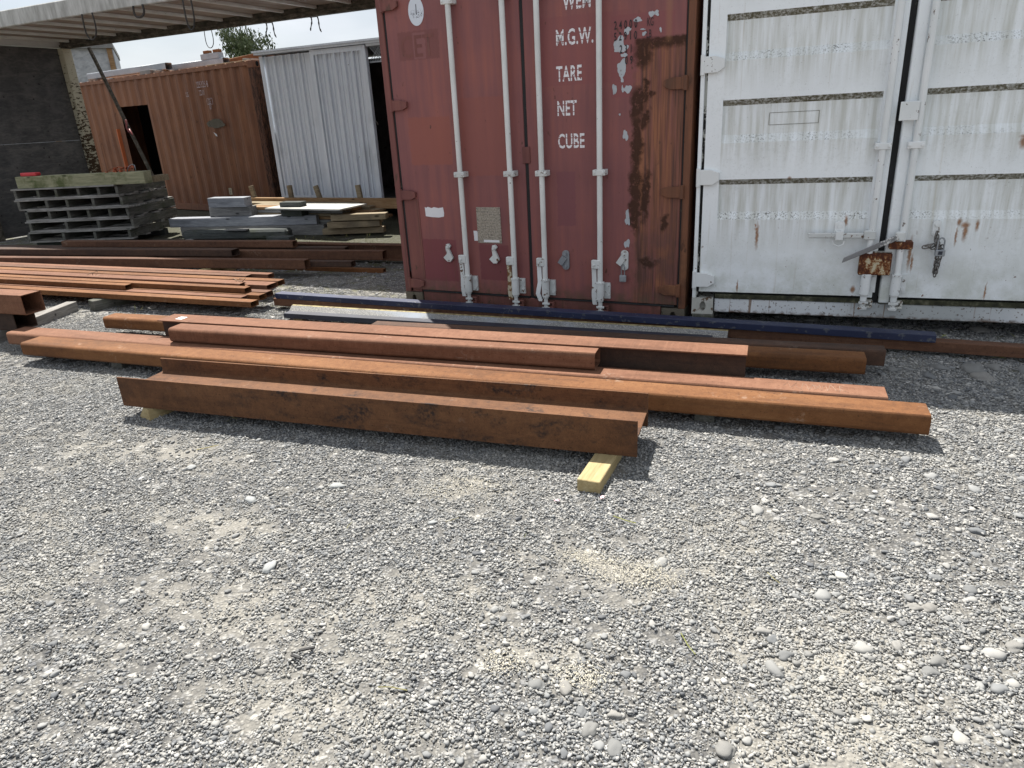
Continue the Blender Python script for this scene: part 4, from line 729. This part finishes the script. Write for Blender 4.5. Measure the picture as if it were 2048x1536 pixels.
rhs(-4.0, .86, .0, 4., 3.02, .06, .042, 'rust_orange', 'thin rusty bar on the gravel sticking out past the bigger tubes', r=.003)
up = [(0, 0), (.11, 0), (.11, .012), (.06, .012), (.06, .168), (.11, .168), (.11, .18), (0, .18), (0, .168), (.05, .168), (.05, .012), (0, .012)]
sec('i_beam', up, 4.3, -4.45, 1.30, .035, 4.0, 'rust_brown', 'dark upright I-beam behind the bigger tubes, running up to the maroon container', 'steel beam', bevel=.001)
for x in (-2.95, -4.9):
    o = MB().box(-.055, .055, -.55, .95, 0, .0985).obj('bearer', 'pine_fresh' if x > -4 else 'timber_grey_y', bevel=.004); o.location = (x, .90+.14*(x+1.7)+.05, 0); o.rotation_euler = (0, 0, R(6)); tag(o, 'pale timber bearer carrying the row of bigger tubes', 'timber bearer', 'bearers under the row of bigger tubes')
for x in (-3.9, -.9):
    o = MB().box(-.04, .04, -.05, .2, 0, .034).obj('timber_packer', 'timber_grey_y'); o.location = (x, 1.30+.07*(x+4.45), 0); tag(o, 'thin grey slat under the dark upright I-beam', 'timber slat', 'slats under the dark upright I-beam')

# ------------------------------------------------------------------ pallets
PW, PD, PH = 1.60, 1.25, .152
stz = .096
def pallet(i, z, dx, dy, da, ns, lab):
    t = thing('pallet', (-7.45+dx, 1.36+dy, z), R(20.5+da), lab, 'pallet', 'stack of weathered pallets'); rr = random.Random(i)
    bd = MB().box(0, PW, 0, .125, 0, .021).mesh('deck_board', 'pallet_deck', bevel=.002); sg = MB().box(0, .042, 0, PD, 0, PH-.042-.001).mesh('stringer', 'timber_side', bevel=.002)
    for k in range(7):
        o = link('deck_board', bd, t, (rr.uniform(-.06, .05), k*(PD-.125)/6, PH-.021+.0)); o.rotation_euler = (R(rr.uniform(-.6, .6)), R(rr.uniform(-.35, .1)), R(rr.uniform(-1.2, 1.2)))
    for k in range(4):
        o = link('bottom_board', bd, t, (rr.uniform(-.02, .02), k*(PD-.125)/3, .0)); o.rotation_euler = (0, 0, R(rr.uniform(-.4, .4)))
    xs = [k*(PW-.042)/(ns-1)+(rr.uniform(-.05, .05) if 0 < k < ns-1 else 0) for k in range(ns)]
    for x in xs: link('stringer', sg, t, (x, 0.002, .0213))
    return t
PL = []
for i, (dx, dy, da, ns, lab) in enumerate([(.0, .0, 0., 4, 'grey weathered wooden pallet at the bottom of the stack on the ground'), (.06, .03, .8, 4, 'grey weathered wooden pallet second from the bottom of the stack'), (.02, .05, -.6, 6, 'grey weathered wooden pallet in the middle of the stack'), (-.05, .02, .9, 5, 'grey weathered wooden pallet second from the top of the stack'), (-.09, .04, -.4, 6, 'grey weathered wooden pallet at the top of the stack, printed on its side')]):
    PL.append(pallet(i, stz+i*(PH+.001), dx, dy, da, ns, lab))
text('Westland Milk Products', .032, 'dark_print', PL[4], (PW+.0012, .42, .055), rot=(R(90), 0, R(90)), xs=.75, bold=.004)
for k in (0, 1):
    ca, sa = math.cos(R(20.5)), math.sin(R(20.5)); yy = .12+k*.85
    o = MB().box(.02, PW-.05, 0, .1, 0, stz-.001).obj('bearer', 'timber_dark'); o.location = (-7.45-sa*yy, 1.36+ca*yy, 0); o.rotation_euler = (0, 0, R(20.5)); tag(o, 'dark timber bearer under the pallet stack', 'timber bearer', 'bearers under the pallet stack')
pz = stz+5*(PH+.001)
o = MB().box(0, 2.02, 0, .18, 0, .165).obj('timber_beam', 'timber_green', bevel=.005); o.location = (-7.52, 1.47, pz); o.rotation_euler = (0, 0, R(17.5)); tag(o, 'long greenish timber beam lying across the top of the pallet stack', 'timber beam')
bz = pz+.165
o = MB().box(0, .27, 0, .10, 0, .05).obj('plastic_block', 'red_plastic', bevel=.01); o.location = (-7.48, 1.53, bz); o.rotation_euler = (0, 0, R(14)); tag(o, 'bright red plastic block on the end of the greenish beam', 'plastic block')
mb = MB(); rr = random.Random(4)
for k in range(5):
    pth = [(.08*k+.16*t*rr.uniform(.7, 1.3)+.02*math.sin(6*t+k), .05*math.sin(4*t+2*k)*rr.uniform(.6, 1), .012+.045*math.sin(math.pi*t)*rr.uniform(.5, 1.2)+.006*k) for t in np.linspace(0, 1, 9)]
    for a, b in zip(pth[:-1], pth[1:]): mb.add([(a[0], a[1]-.022, a[2]), (a[0], a[1]+.022, a[2]+.004), (b[0], b[1]+.022, b[2]+.004), (b[0], b[1]-.022, b[2])], [(0, 1, 2, 3)])
    mb.box(pth[0][0]-.01, pth[0][0]+.01, pth[0][1]-.02, pth[0][1]+.02, 0, pth[0][2])
o = mb.obj('ratchet_strap', 'strap_orange'); o.location = (-6.22, 1.98, bz); o.rotation_euler = (0, 0, R(15)); tag(o, 'crumpled orange lashing strap heaped on the greenish beam', 'strap')
o = MB().tube([(0, 0, .0), (.06, 0, .07), (.12, .02, .10), (.16, .02, .085), (.165, .02, .0)], .006, 6).obj('bent_wire', 'galvanised', smooth='all'); o.location = (-5.90, 2.06, bz-.002); tag(o, 'bent pale wire hook standing on the end of the greenish beam', 'wire')
o = MB().box(0, .10, 0, .34, 0, .085).obj('timber_offcut', 'timber_tan', bevel=.003); o.location = (-5.72, 2.25, pz); o.rotation_euler = (0, 0, R(18)); tag(o, 'short pale timber offcut on the pallet stack beside the beam end', 'timber block')

# ------------------------------------------------------------------ timber dunnage and planks
def tim(name, x, y, z, ang, L_, w, h, mat, lab, cat='timber block', bev=.004, group=None):
    o = MB().box(0, L_, 0, w, 0, h).obj(name, mat, bevel=bev); o.location = (x, y, z); o.rotation_euler = (0, 0, R(ang)); return tag(o, lab, cat, group)
tim('timber_sleeper', -5.45, 2.37, 0, 13, 1.70, .2, .14, 'timber_dark', 'dark round-edged timber lying at the foot of the dunnage pile', 'timber', .03)
tim('timber_sleeper', -5.80, 2.66, 0, 12.5, 2.40, .2, .145, 'timber_grey', 'grey sawn timber at the bottom of the dunnage pile, end grain showing', 'timber')
tim('timber_sleeper', -5.98, 2.63, .146, 13.5, 2.45, .2, .13, 'timber_blue_grey', 'long bluish grey timber lying across the middle of the dunnage pile', 'timber')
tim('timber_block', -5.45, 2.96, .277, 12, .72, .17, .13, 'timber_grey', 'grey timber block under the bluish one on the dunnage pile')
tim('timber_block', -5.43, 2.95, .408, 8, .66, .18, .14, 'timber_blue_grey', 'bluish grey squared block at the very top of the dunnage pile')
tim('timber_block', -4.12, 3.06, .277, 5, .36, .16, .20, 'timber_dark', 'stubby green-grey block standing on the end of the long bluish timber')
tim('thin_timber', -4.72, 2.50, .141, 10, .36, .09, .022, 'timber_grey', 'short loose grey slat lying on the dark round-edged timber', 'timber slat')
tim('bearer', -5.2, 2.2, 0, -25, .3, .08, .06, 'timber_grey', 'small weathered wedge of timber lying before the dark round-edged timber')
tim('box_tube_offcut', -3.75, 2.30, 0, 8, .36, .15, .11, 'timber_dark', 'short dark squared offcut lying past the end of the dark timber')
# plank pile
rr = random.Random(12)
for lay in range(8):
    n = 3
    for k in range(n):
        L_ = rr.uniform(2.2, 3.0) if lay < 6 else rr.uniform(1.8, 2.5); xr = -2.72-rr.uniform(0, .55)-(.25 if k == 0 else 0); y = 3.30+k*.235+rr.uniform(-.01, .01); z = .03+lay*.044
        tim('plank', xr-L_, y-.02, z, .25, L_, .20, .040, rr.choice(['timber_tan', 'timber_tan', 'timber_brown', 'timber_grey']), 'sawn tan plank in the flat pile in front of the iron doors', 'plank', .003, 'planks in the flat pile')
for x in (-3.2, -4.6): tim('bearer', x, 3.2, 0, 0, .08, .85, .029, 'timber_grey_y', 'thin slat bearer under the flat pile of planks', 'timber bearer', .002, 'bearers under the plank pile')
for x, y, a, L_, z in ((-3.35, 3.12, 20, .9, .03), (-3.2, 3.06, 24, .75, .13), (-3.15, 3.10, 18, .8, .23)): tim('plank', x, y-.12, z, a, L_, .14, .085, 'timber_tan', 'thick pale plank end splayed out from the right of the plank pile', 'plank', .004, 'splayed thick plank ends')
tim('hardboard_panel', -4.32, 2.96, .385, -13+11, 1.40, .62, .022, 'panel_pale', 'pale grey flat panel lying on top of the plank pile', 'panel', .002)
rl = thing('timber_rack', (-6.3, 3.98, 0), R(-1.5), 'long brown timber rail rack with upright stakes in front of the orange container', 'rack')
MB().box(0, 4.1, 0, .09, .285, .43).obj('rail', 'timber_brown', rl, bevel=.004)
for x in (.3, 2.0, 3.8): MB().box(x, x+.1, .005, .085, 0, .284).obj('leg', 'timber_brown', rl)
for x, t_ in ((.72, -14), (1.50, -2), (2.12, -16), (2.90, -6)):
    MB().box(x, x+.085, .0905, .13, .28, .62, rot=Matrix.Rotation(R(t_), 3, 'Y'), piv=(x+.04, .11, .3)).obj('stake', 'timber_tan', rl, bevel=.003)

# ------------------------------------------------------------------ orange container
ora = thing('shipping_container', (-11.97, 5.898, 0), R(-8.57), 'faded orange ribbed shipping container with a dark doorway cut into its side', 'container')
OW = 6.058
pts = corr_profile(OW-.30)
mb = MB(); corr_wall(mb, pts, lambda a, d, z: (.15+a, .012+d, z), .14, CH-.07, skip=(1.44, 2.50, 2.04)); mb.obj('side_wall', 'orange_side_paint', ora)
mb = MB(); corr_wall(mb, pts, lambda a, d, z: (OW-.15-a, CW-.012-d, z), .14, CH-.07); mb.obj('side_wall', 'orange_side_paint', ora)
for y in (0, CW-.06): MB().box(.15, OW-.15, y, y+.06, .02, .14).obj('bottom_rail', 'orange_side_paint', ora); MB().box(.15, OW-.15, y, y+.06, CH-.075, CH-.012).obj('top_rail', 'orange_side_paint', ora)
for x, m_ in ((0, 'orange_side_paint'), (OW-.15, 'peeling_brown')):
    for y in (0, CW-.15): MB().box(x, x+.15, y, y+.15, .118, CH-.118).obj('corner_post', m_, ora, bevel=.004)
for x in (0, OW-.17):
    for y in (0, CW-.16):
        for z0 in (0, CH-.118): MB().box(x-.003, x+.173, y-.004, y+.164, z0, z0+.118).obj('corner_casting', 'maroon_rusty_post', ora, bevel=.006)
# end doors with recessed ribs, casting hole on the end face
mb = MB(); mb.box(OW-.06, OW-.03, .15, CW-.15, .12, CH-.1)
for k in range(8):
    z = .30+.27*k
    mb.box(OW-.0295, OW-.008, .22, 1.16, z, z+.15); mb.box(OW-.0295, OW-.008, 1.28, CW-.22, z, z+.15)
mb.obj('end_door', 'orange_end_paint', ora, bevel=.004)
MB().box(OW-.02, OW-.004, .155, CW-.155, CH-.20, CH-.13).obj('door_header', 'rust_brown', ora)
mb = MB(); 
for k in range(12): mb.tube([(OW+.001, .08+.022*math.cos(a), CH-.059+.034*math.sin(a)) for a in (k*math.pi/6, (k+1)*math.pi/6)], .010, 5)
mb.add([(OW+.0035, .08+.024*math.cos(a), CH-.059+.036*math.sin(a)) for a in np.linspace(0, 2*math.pi, 15)[:-1]], [tuple(range(14))]); mb.obj('casting_hole', 'black', ora)
MB().box(.02, .05, .15, CW-.15, .03, CH-.05).obj('end_wall', 'orange_side_paint', ora); MB().box(.06, OW-.06, .07, CW-.07, .12, .14).obj('floor', 'plywood_dark', ora)
rp_ = corr_profile(OW-.2, depth=.022)
mb = MB(); 
for (a, d), (b, e) in zip(rp_[:-1], rp_[1:]): mb.add([(.1+a, .01, CH-.028+d), (.1+b, .01, CH-.028+e), (.1+b, CW-.01, CH-.028+e), (.1+a, CW-.01, CH-.028+d)], [(0, 1, 2, 3)])
mb.obj('roof', 'orange_end_paint', ora)
MB().box(.07, OW-.07, 1.30, 1.32, .15, CH-.08).obj('dark_interior_sheet', 'black', ora)  # added black sheet, paints the darkness inside the doorway
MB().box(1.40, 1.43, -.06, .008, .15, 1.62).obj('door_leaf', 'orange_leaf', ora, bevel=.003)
for s, x, z, h in (('225335 8', 4.36, 2.245, .105), ('2210', 4.40, 2.115, .09), ('US', 3.98, 2.11, .08), ('ZE', 4.62, 1.96, .075), ('87', 4.63, 1.865, .07)): text(s, h, 'faint_lettering', ora, (x, -.0005, z), xs=.62, bold=.01)
mb = MB()
for x0, x1, z0, z1 in ((4.585, 4.755, 1.945, 1.953), (4.585, 4.755, 2.047, 2.055), (4.585, 4.592, 1.9535, 2.0465), (4.748, 4.755, 1.9535, 2.0465)): mb.box(x0, x1, -.002, -.0005, z0, z1)
mb.obj('lettering_frame', 'faint_lettering', ora)
MB().box(4.735, 4.82, -.002, -.0005, .34, .46).obj('number_plate', 'cream_lettering', ora); text('26', .045, 'dark_print', ora, (4.75, -.0025, .405), xs=.8); text('81', .045, 'dark_print', ora, (4.75, -.0025, .35), xs=.8)
MB().extr(blob(4.72, 1.615, .24, .085, 3, 0, 30, .15)[::-1], -.0015, -.0005, 'y').obj('stain_patch', 'casting_grime', ora); MB().extr([(4.60, 1.47), (4.66, 1.40), (4.70, 1.39), (4.69, 1.43)], -.0018, -.0005, 'y').obj('paint_flake', 'sticker', ora)
# load on its roof
oq = Matrix.Rotation(R(-8.57), 3, 'Z')
def OP(x, y, z): return Vector((-11.97, 5.898, 0))+oq @ Vector((x, y, z))
def rooftube(x, y, z, L_, w, h, mat, lab, ang=0, t=.004):
    p_ = OP(x, y, z); return rhs(p_.x, p_.y, p_.z, -8.57+ang, L_, w, h, mat, lab, t=t)
rz0 = CH-.004
for x in (.4, 2.85, 5.6): p_ = OP(x, .15, rz0); tim('bearer', p_.x, p_.y, p_.z, -8.57, .08, 1.9, .06, 'timber_grey_y', 'timber batten across the orange container roof under the steel load', 'timber bearer', .003, 'battens on the orange container roof')
rooftube(.1, .30, rz0+.061, 2.95, .15, .13, 'galvanised', 'bright galvanised box tube on the orange container roof near its cut doorway'); rooftube(.7, .60, rz0+.061, 3.75, .14, .12, 'galvanised', 'galvanised box tube carrying brick-coloured blocks on the orange roof')
rooftube(2.75, 1.20, rz0+.061, 3.40, .13, .12, 'rust_orange', 'long rusty tube lying askew on the orange container roof', ang=-12.4)
p_ = OP(2.5, .08, rz0); tim('steel_offcut', p_.x, p_.y, p_.z, -8.57, .36, .14, .075, 'dull_steel', 'short dark steel offcut at the edge of the orange container roof', 'steel offcut')
p_ = OP(3.78, .605, rz0+.1815); tim('steel_offcut', p_.x, p_.y, p_.z, -8.57, .55, .12, .10, 'galvanised', 'short galvanised offcut stacked across a roof tube', 'steel offcut')
for x in (3.86, 4.16): p_ = OP(x, .62, rz0+.282); tim('brick_block', p_.x, p_.y, p_.z, -8.57, .16, .09, .055, 'rust_orange', 'small brick-red block on the galvanised offcut on the orange roof', 'block', .004, 'brick-red blocks on the orange roof')
p_ = OP(4.6, .12, rz0+.002); tim('thin_timber', p_.x, p_.y, p_.z, -8.57, 1.2, .10, .025, 'timber_tan', 'thin pale slat along the front edge of the orange container roof', 'timber slat')

# ------------------------------------------------------------------ iron-clad shed
shd = thing('shed', (0, 4.65, 0), 0, 'low shed with two pale corrugated iron doors and a dark open bay', 'shed')
def sheet(name, x0, x1, z0, z1, parent, y=0., per=.172, h=.042, mat='corrugated_iron', edge=.09):
    pr = [(x0, 0), (x0+edge, 0)]; x = x0+edge
    while x+per < x1-.03:
        pr += [(x+.006, -h), (x+.030, -h), (x+.036, 0), (x+.080, 0), (x+.084, -.012), (x+.096, -.012), (x+.100, 0)]; x += per
    pr.append((x1, 0)); mb = MB()
    for (a, d), (b, e) in zip(pr[:-1], pr[1:]): mb.add([(a, y+d, z0), (b, y+e, z0), (b, y+e, z1), (a, y+d, z1)], [(0, 1, 2, 3)])
    mb.box(x0, x1, y+.002, y+.03, z0, z1); return mb.obj(name, mat, parent)
def flash(parent, *bx):
    mb = MB()
    for b in bx: mb.box(*b)
    return mb.obj('edge_flashing', 'corrugated_iron', parent)
d1 = sheet('door', -5.46, -4.405, .36, 2.575, shd); flash(d1, (-5.47, -5.40, -.047, -.0435, .36, 2.58), (-5.399, -4.41, -.047, -.0435, .355, .40))
d2 = sheet('door', -4.395, -3.36, .33, 2.585, shd, y=-.045); flash(d2, (-4.40, -3.355, -.092, -.088, 2.52, 2.59), (-3.44, -3.35, -.092, -.088, .335, 2.519), (-4.40, -4.33, -.092, -.088, .335, 2.519), (-4.329, -3.441, -.092, -.088, .335, .375))
mb = MB(); mb.box(-5.50, -.2, -.13, .10, 2.60, 2.63); mb.box(-3.34, -.2, -.08, .06, 2.565, 2.599); mb.obj('header_flashing', 'corrugated_iron', shd)
mb = MB(); mb.box(-5.50, -.2, .0305, .10, .22, .329); mb.box(-3.35, -.2, -.10, .03, .30, .342); mb.obj('sill', 'galvanised', shd)
mb = MB(); mb.box(-5.48, -5.44, .0305, 2.3, .05, 2.597); mb.box(-.24, -.2, .0305, 2.3, .05, 2.597); mb.box(-5.435, -.245, 2.26, 2.3, .05, 2.597); mb.obj('wall', 'plywood_dark', shd)
mb = MB(); mb.box(-5.52, -.18, -.15, 2.35, 2.632, 2.66); mb.obj('roof', 'corrugated_iron', shd); MB().box(-5.43, -.25, .11, 2.25, .20, .30).obj('floor', 'plywood_dark', shd)
mb = MB(); 
for x in (-5.4, -3.0, -.5):
    for y in (.2, 2.0): mb.box(x, x+.12, y, y+.12, 0, .199)
mb.obj('footing', 'timber_dark', shd)
lat = MB(); x0, x1, z0, z1 = -3.34, -2.3, 2.36, 2.56
for k in range(-4, 26):
    for s in (1, -1):
        a = x0+k*.045; pa = [(a, z0), (a+s*.2, z1)]
        (xa, za), (xb, zb) = pa
        if min(xa, xb) < x0 or max(xa, xb) > x1: continue
        lat.add([(xa-.007, -.02+.006*s, za), (xa+.007, -.02+.006*s, za), (xb+.007, -.02+.006*s, zb), (xb-.007, -.02+.006*s, zb)], [(0, 1, 2, 3)])
lat.box(x0, x1, -.03, -.01, z0-.02, z0); lat.obj('lattice', 'galvanised', shd)
mb = MB()
for z in (.9, 1.45, 1.95): mb.box(-3.2, -1.2, 1.2, 1.8, z, z+.03)
for x in (-3.2, -2.2, -1.25): mb.box(x, x+.05, 1.2, 1.25, .301, 2.2)
mb.obj('shelf', 'dull_steel', shd)
MB().tube([(-3.32, -.076, 1.50), (-3.29, -.10, 1.51), (-3.27, -.11, 1.50), (-3.26, -.10, 1.46)], .006, 6).obj('door_latch', 'dull_steel', d2)

# ------------------------------------------------------------------ open-sided truck body on the left
tb = thing('truck_body', (0, 0, 0), 0, 'old open-sided curtain truck body with ribbed roof and dark plywood end wall', 'truck body')
TX0, TX1, TY0, TY1, TZ = -9.05, -.45, 1.77, 3.86, 2.98
MB().box(TX0, TX1, TY0+.05, TY1-.05, TZ+.075, TZ+.09).obj('roof', 'roof_sheet', tb)
for k in range(15):
    x = TX0+.22+k*.585
    if x < TX1: MB().box(x, x+.05, TY0+.052, TY1-.092, TZ+.035, TZ+.0745).obj('roof_rib', 'cream_bar', tb, bevel=.004)
MB().box(TX0, TX1, TY0, TY0+.05, TZ-.01, TZ+.19).obj('near_fascia', 'fascia_grey', tb, bevel=.01)
mb = MB(); mb.box(TX0, TX1, TY1-.09, TY1, TZ-.05, TZ+.10); mb.box(TX0, TX1, TY1-.115, TY1-.0905, TZ-.02, TZ+.01); mb.obj('far_cant_rail', 'cant_rail_dark', tb, bevel=.006)
MB().box(TX0-.06, TX0-.001, TY0, TY1, TZ-.04, TZ+.10).obj('head_rail', 'cream_bar', tb, bevel=.006)
MB().box(TX0+.0, TX0+.16, TY1-.18, TY1-.02, 0, TZ-.052).obj('corner_post', 'peeling_cream', tb, bevel=.006)
for x, y in ((TX0, TY0), (TX1-.12, TY0), (TX1-.12, TY1-.12)): MB().box(x, x+.12, y, y+.12, 0, TZ-.052).obj('corner_post', 'cant_rail_dark', tb)
mb = MB(); mb.box(TX0+.02, TX0+.045, TY0+.125, TY1-.185, .02, 1.46); mb.box(TX0+.02, TX0+.043, TY0+.125, TY1-.185, 1.464, TZ-.05); mb.obj('end_wall', 'plywood_dark', tb)
# props and hanging ropes
o = MB().tube([(-8.55, 3.93, 2.92), (-7.42, 3.95, .0)], .032, 6).obj('prop_pole', 'cant_rail_dark', bevel=0); tag(o, 'dark pole leaning from the far roof rail of the truck body to the ground', 'pole')
o = MB().tube([(-8.02, 3.90, 1.75), (-8.05, 3.90, 1.62), (-8.0, 3.89, 1.55), (-7.93, 3.89, 1.50), (-7.98, 3.89, 1.60)], .014, 6).obj('rag', 'rag_pink', smooth='all'); tag(o, 'faded red rag tied round the leaning dark pole', 'rag')
def loop(x, y, z, w, h, lab, openl=False, r=.008):
    pth = [(x-w/2*math.sin(math.pi*t)*(1 if t < .5 else 1)*(1 if True else 0) if False else x+w/2*math.cos(math.pi*(1+t))*(.55+.45*math.sin(math.pi*t)), y+.01*math.sin(7*t), z-h*math.sin(math.pi*t)**.8) for t in np.linspace(0, 1, 17)]
    o = MB().tube(pth, r, 5).obj('rope_loop', 'dark_cable', smooth='all'); return tag(o, lab, 'rope')
loop(-5.55, TY0-.01, TZ-.005, .34, .30, 'dark rope loop hanging below the grey near fascia of the truck body', r=.010)
loop(-4.62, TY0-.01, TZ-.005, .28, .13, 'short knotted rope hanging below the near fascia of the truck body', r=.013)
loop(-3.80, TY0-.01, TZ-.005, .22, .34, 'long narrow rope hanging from the near fascia by the image top', r=.010)
loop(-5.72, TY1+.01, TZ-.045, .26, .24, 'thin wire loop hanging from the far rail against the sky', r=.006)
for x, lab in ((-4.55, 'frayed rope end hanging from the far rail beside the tree'), (-3.72, 'two short frayed ropes hanging from the far rail near the maroon container')):
    mb = MB()
    for k in range(2):
        xx = x+.10*k; pth = [(xx+.012*math.sin(5*t+k)+(.05*t if k else -.03*t), TY1+.012, TZ-.048-.17*t-.03*k*t) for t in np.linspace(0, 1, 8)]; mb.tube(pth, [.010, .010, .008, .013, .008, .007, .012, .006], 5)
    mb.tube([(x-.02, TY1+.012, TZ-.046), (x+.12, TY1+.012, TZ-.046)], .008, 5)
    tag(mb.obj('rope_end', 'dark_cable', smooth='all'), lab, 'rope')

# ------------------------------------------------------------------ behind: house gable, tree
bl = thing('building', (-19.9, 13.3, 0), R(50), 'grey stucco building with brown timber frame showing above the orange container', 'building')
MB().box(-7, .0, .05, 5, 0, 4.25).obj('wall', 'stucco_panel', bl)
for x in (-7, -4.7, -2.35, -.16): MB().box(x, x+.16, 0, .049, 0, 4.25).obj('timber_post', 'timber_brown', bl)
MB().box(-7.2, .06, -.1, 5.1, 4.251, 4.42).obj('roof_edge', 'timber_grey', bl); MB().box(-.001, .03, .05, 4.9, 0, 4.25).obj('end_cladding', 'galvanised', bl)
def tree(name, loc, H, rad, zc, seed, lab, nleaf=5200, ls=.16):
    t = thing(name, loc, 0, lab, 'tree'); rr = random.Random(seed); mb = MB()
    mb.tube([(0, 0, 0), (.15, .1, H*.3), (.0, .1, H*.55), (.1, 0, H*.8)], [.28, .22, .14, .05], 8); tips = []
    for k in range(26):
        z0 = H*rr.uniform(.42, .8); a = rr.uniform(0, 6.28); e = rr.uniform(.3, 1.15); Lr = rad*rr.uniform(.5, 1.1); p0 = Vector((.05, .05, z0)); p2 = p0+Vector((math.cos(a)*math.cos(e)*Lr, math.sin(a)*math.cos(e)*Lr, math.sin(e)*Lr)); p1 = (p0+p2)/2+Vector((0, 0, -.1*Lr)); mb.tube([p0, p1, p2], [.06, .04, .015], 5)
        for m_ in range(3): tips.append(p2+Vector((rr.gauss(0, .22*rad), rr.gauss(0, .22*rad), rr.gauss(0, .18*rad))))
        tips.append(p1)
    mb.obj('trunk', 'bark', t, smooth='all')
    V = []; F = []; T = []
    for k in range(nleaf):
        c = rr.choice(tips)+Vector((rr.gauss(0, .14*rad), rr.gauss(0, .14*rad), rr.gauss(0, .13*rad))); d = Vector((rr.gauss(0, .5), rr.gauss(0, .5), -1.)).normalized(); s_ = d.cross(Vector((rr.gauss(0, 1), rr.gauss(0, 1), rr.gauss(0, .4)))).normalized(); L_ = ls*rr.uniform(.6, 1.5); w = L_*.22; o = len(V)
        V += [c, c+d*L_*.5+s_*w, c+d*L_, c+d*L_*.5-s_*w]; F.append((o, o+1, o+2, o+3)); tn = rr.random(); T += [tn]*4
    me = bpy.data.meshes.new('crown'); me.from_pydata([tuple(q_) for q_ in V], [], F); at = me.attributes.new('tone', 'FLOAT', 'POINT'); at.data.foreach_set('value', T); me.materials.append(M['leaf']); link('crown', me, t)
tree('gum_tree', (-40.6, 41.6, 0), 9.6, 1.75, 7, 5, 'tall gum tree with airy crown rising behind the orange container', 7000, .22)

for x, y in ((2.47, -2.70), (2.64, -2.61), (2.60, -2.50)):
    o = MB().extr(blob(0, 0, .011, .008, int(x*100), 0, 12, .2), 0, .0015, 'z').obj('petal', 'pink_plastic'); o.location = (x, y, .014); o.rotation_euler = (.2, .1, x*9); tag(o, 'tiny pink petal lying on the gravel beside the fresh pine block', 'petal', 'pink petals on the gravel')
# dry grass blades caught along the container feet
bl_ = MB(); bl_.add([(-.012, 0, 0), (.012, 0, 0), (.006, .12, .28), (-.004, .25, .5), (.002, .45, .62)], [(0, 1, 2, 3), (3, 2, 4)]); bm_ = bl_.mesh('blade', 'dry_grass')
def dg(x, y):
    n = vnoise(x, y, 2.2, 40.); a = np.exp(-((y+.08)/.16)**2)*(x > 2.4)*(x < 5.6); b = np.exp(-((y-2.55)/.22)**2)*(x > -4.2)*(x < -.6); c2 = np.exp(-((x+1.9)/.7)**2-((y+1.0)/.12)**2); return np.clip(n+.15, 0, 1)*(a*420+b*500+c2*260)
scatter('grass', [bm_], -4.6, 5.8, -1.4, 3.2, .1, dg, .05, .13, 71, 0., .9, 'dry_grass')

tw = MB(); tw.tube([(-.5, 0, 0), (-.1, .04, .01), (.5, -.02, 0)], .02, 4); twm = tw.mesh('straw', 'dry_grass')
scatter('straw', [twm], .3, 4.6, -4.4, -2.2, .2, lambda x, y: inview(x, y)[0]*np.clip(vnoise(x, y, 1.7, 77.)*2, 0, 1)*9, .03, .11, 81, .014, .12, 'dry_grass')
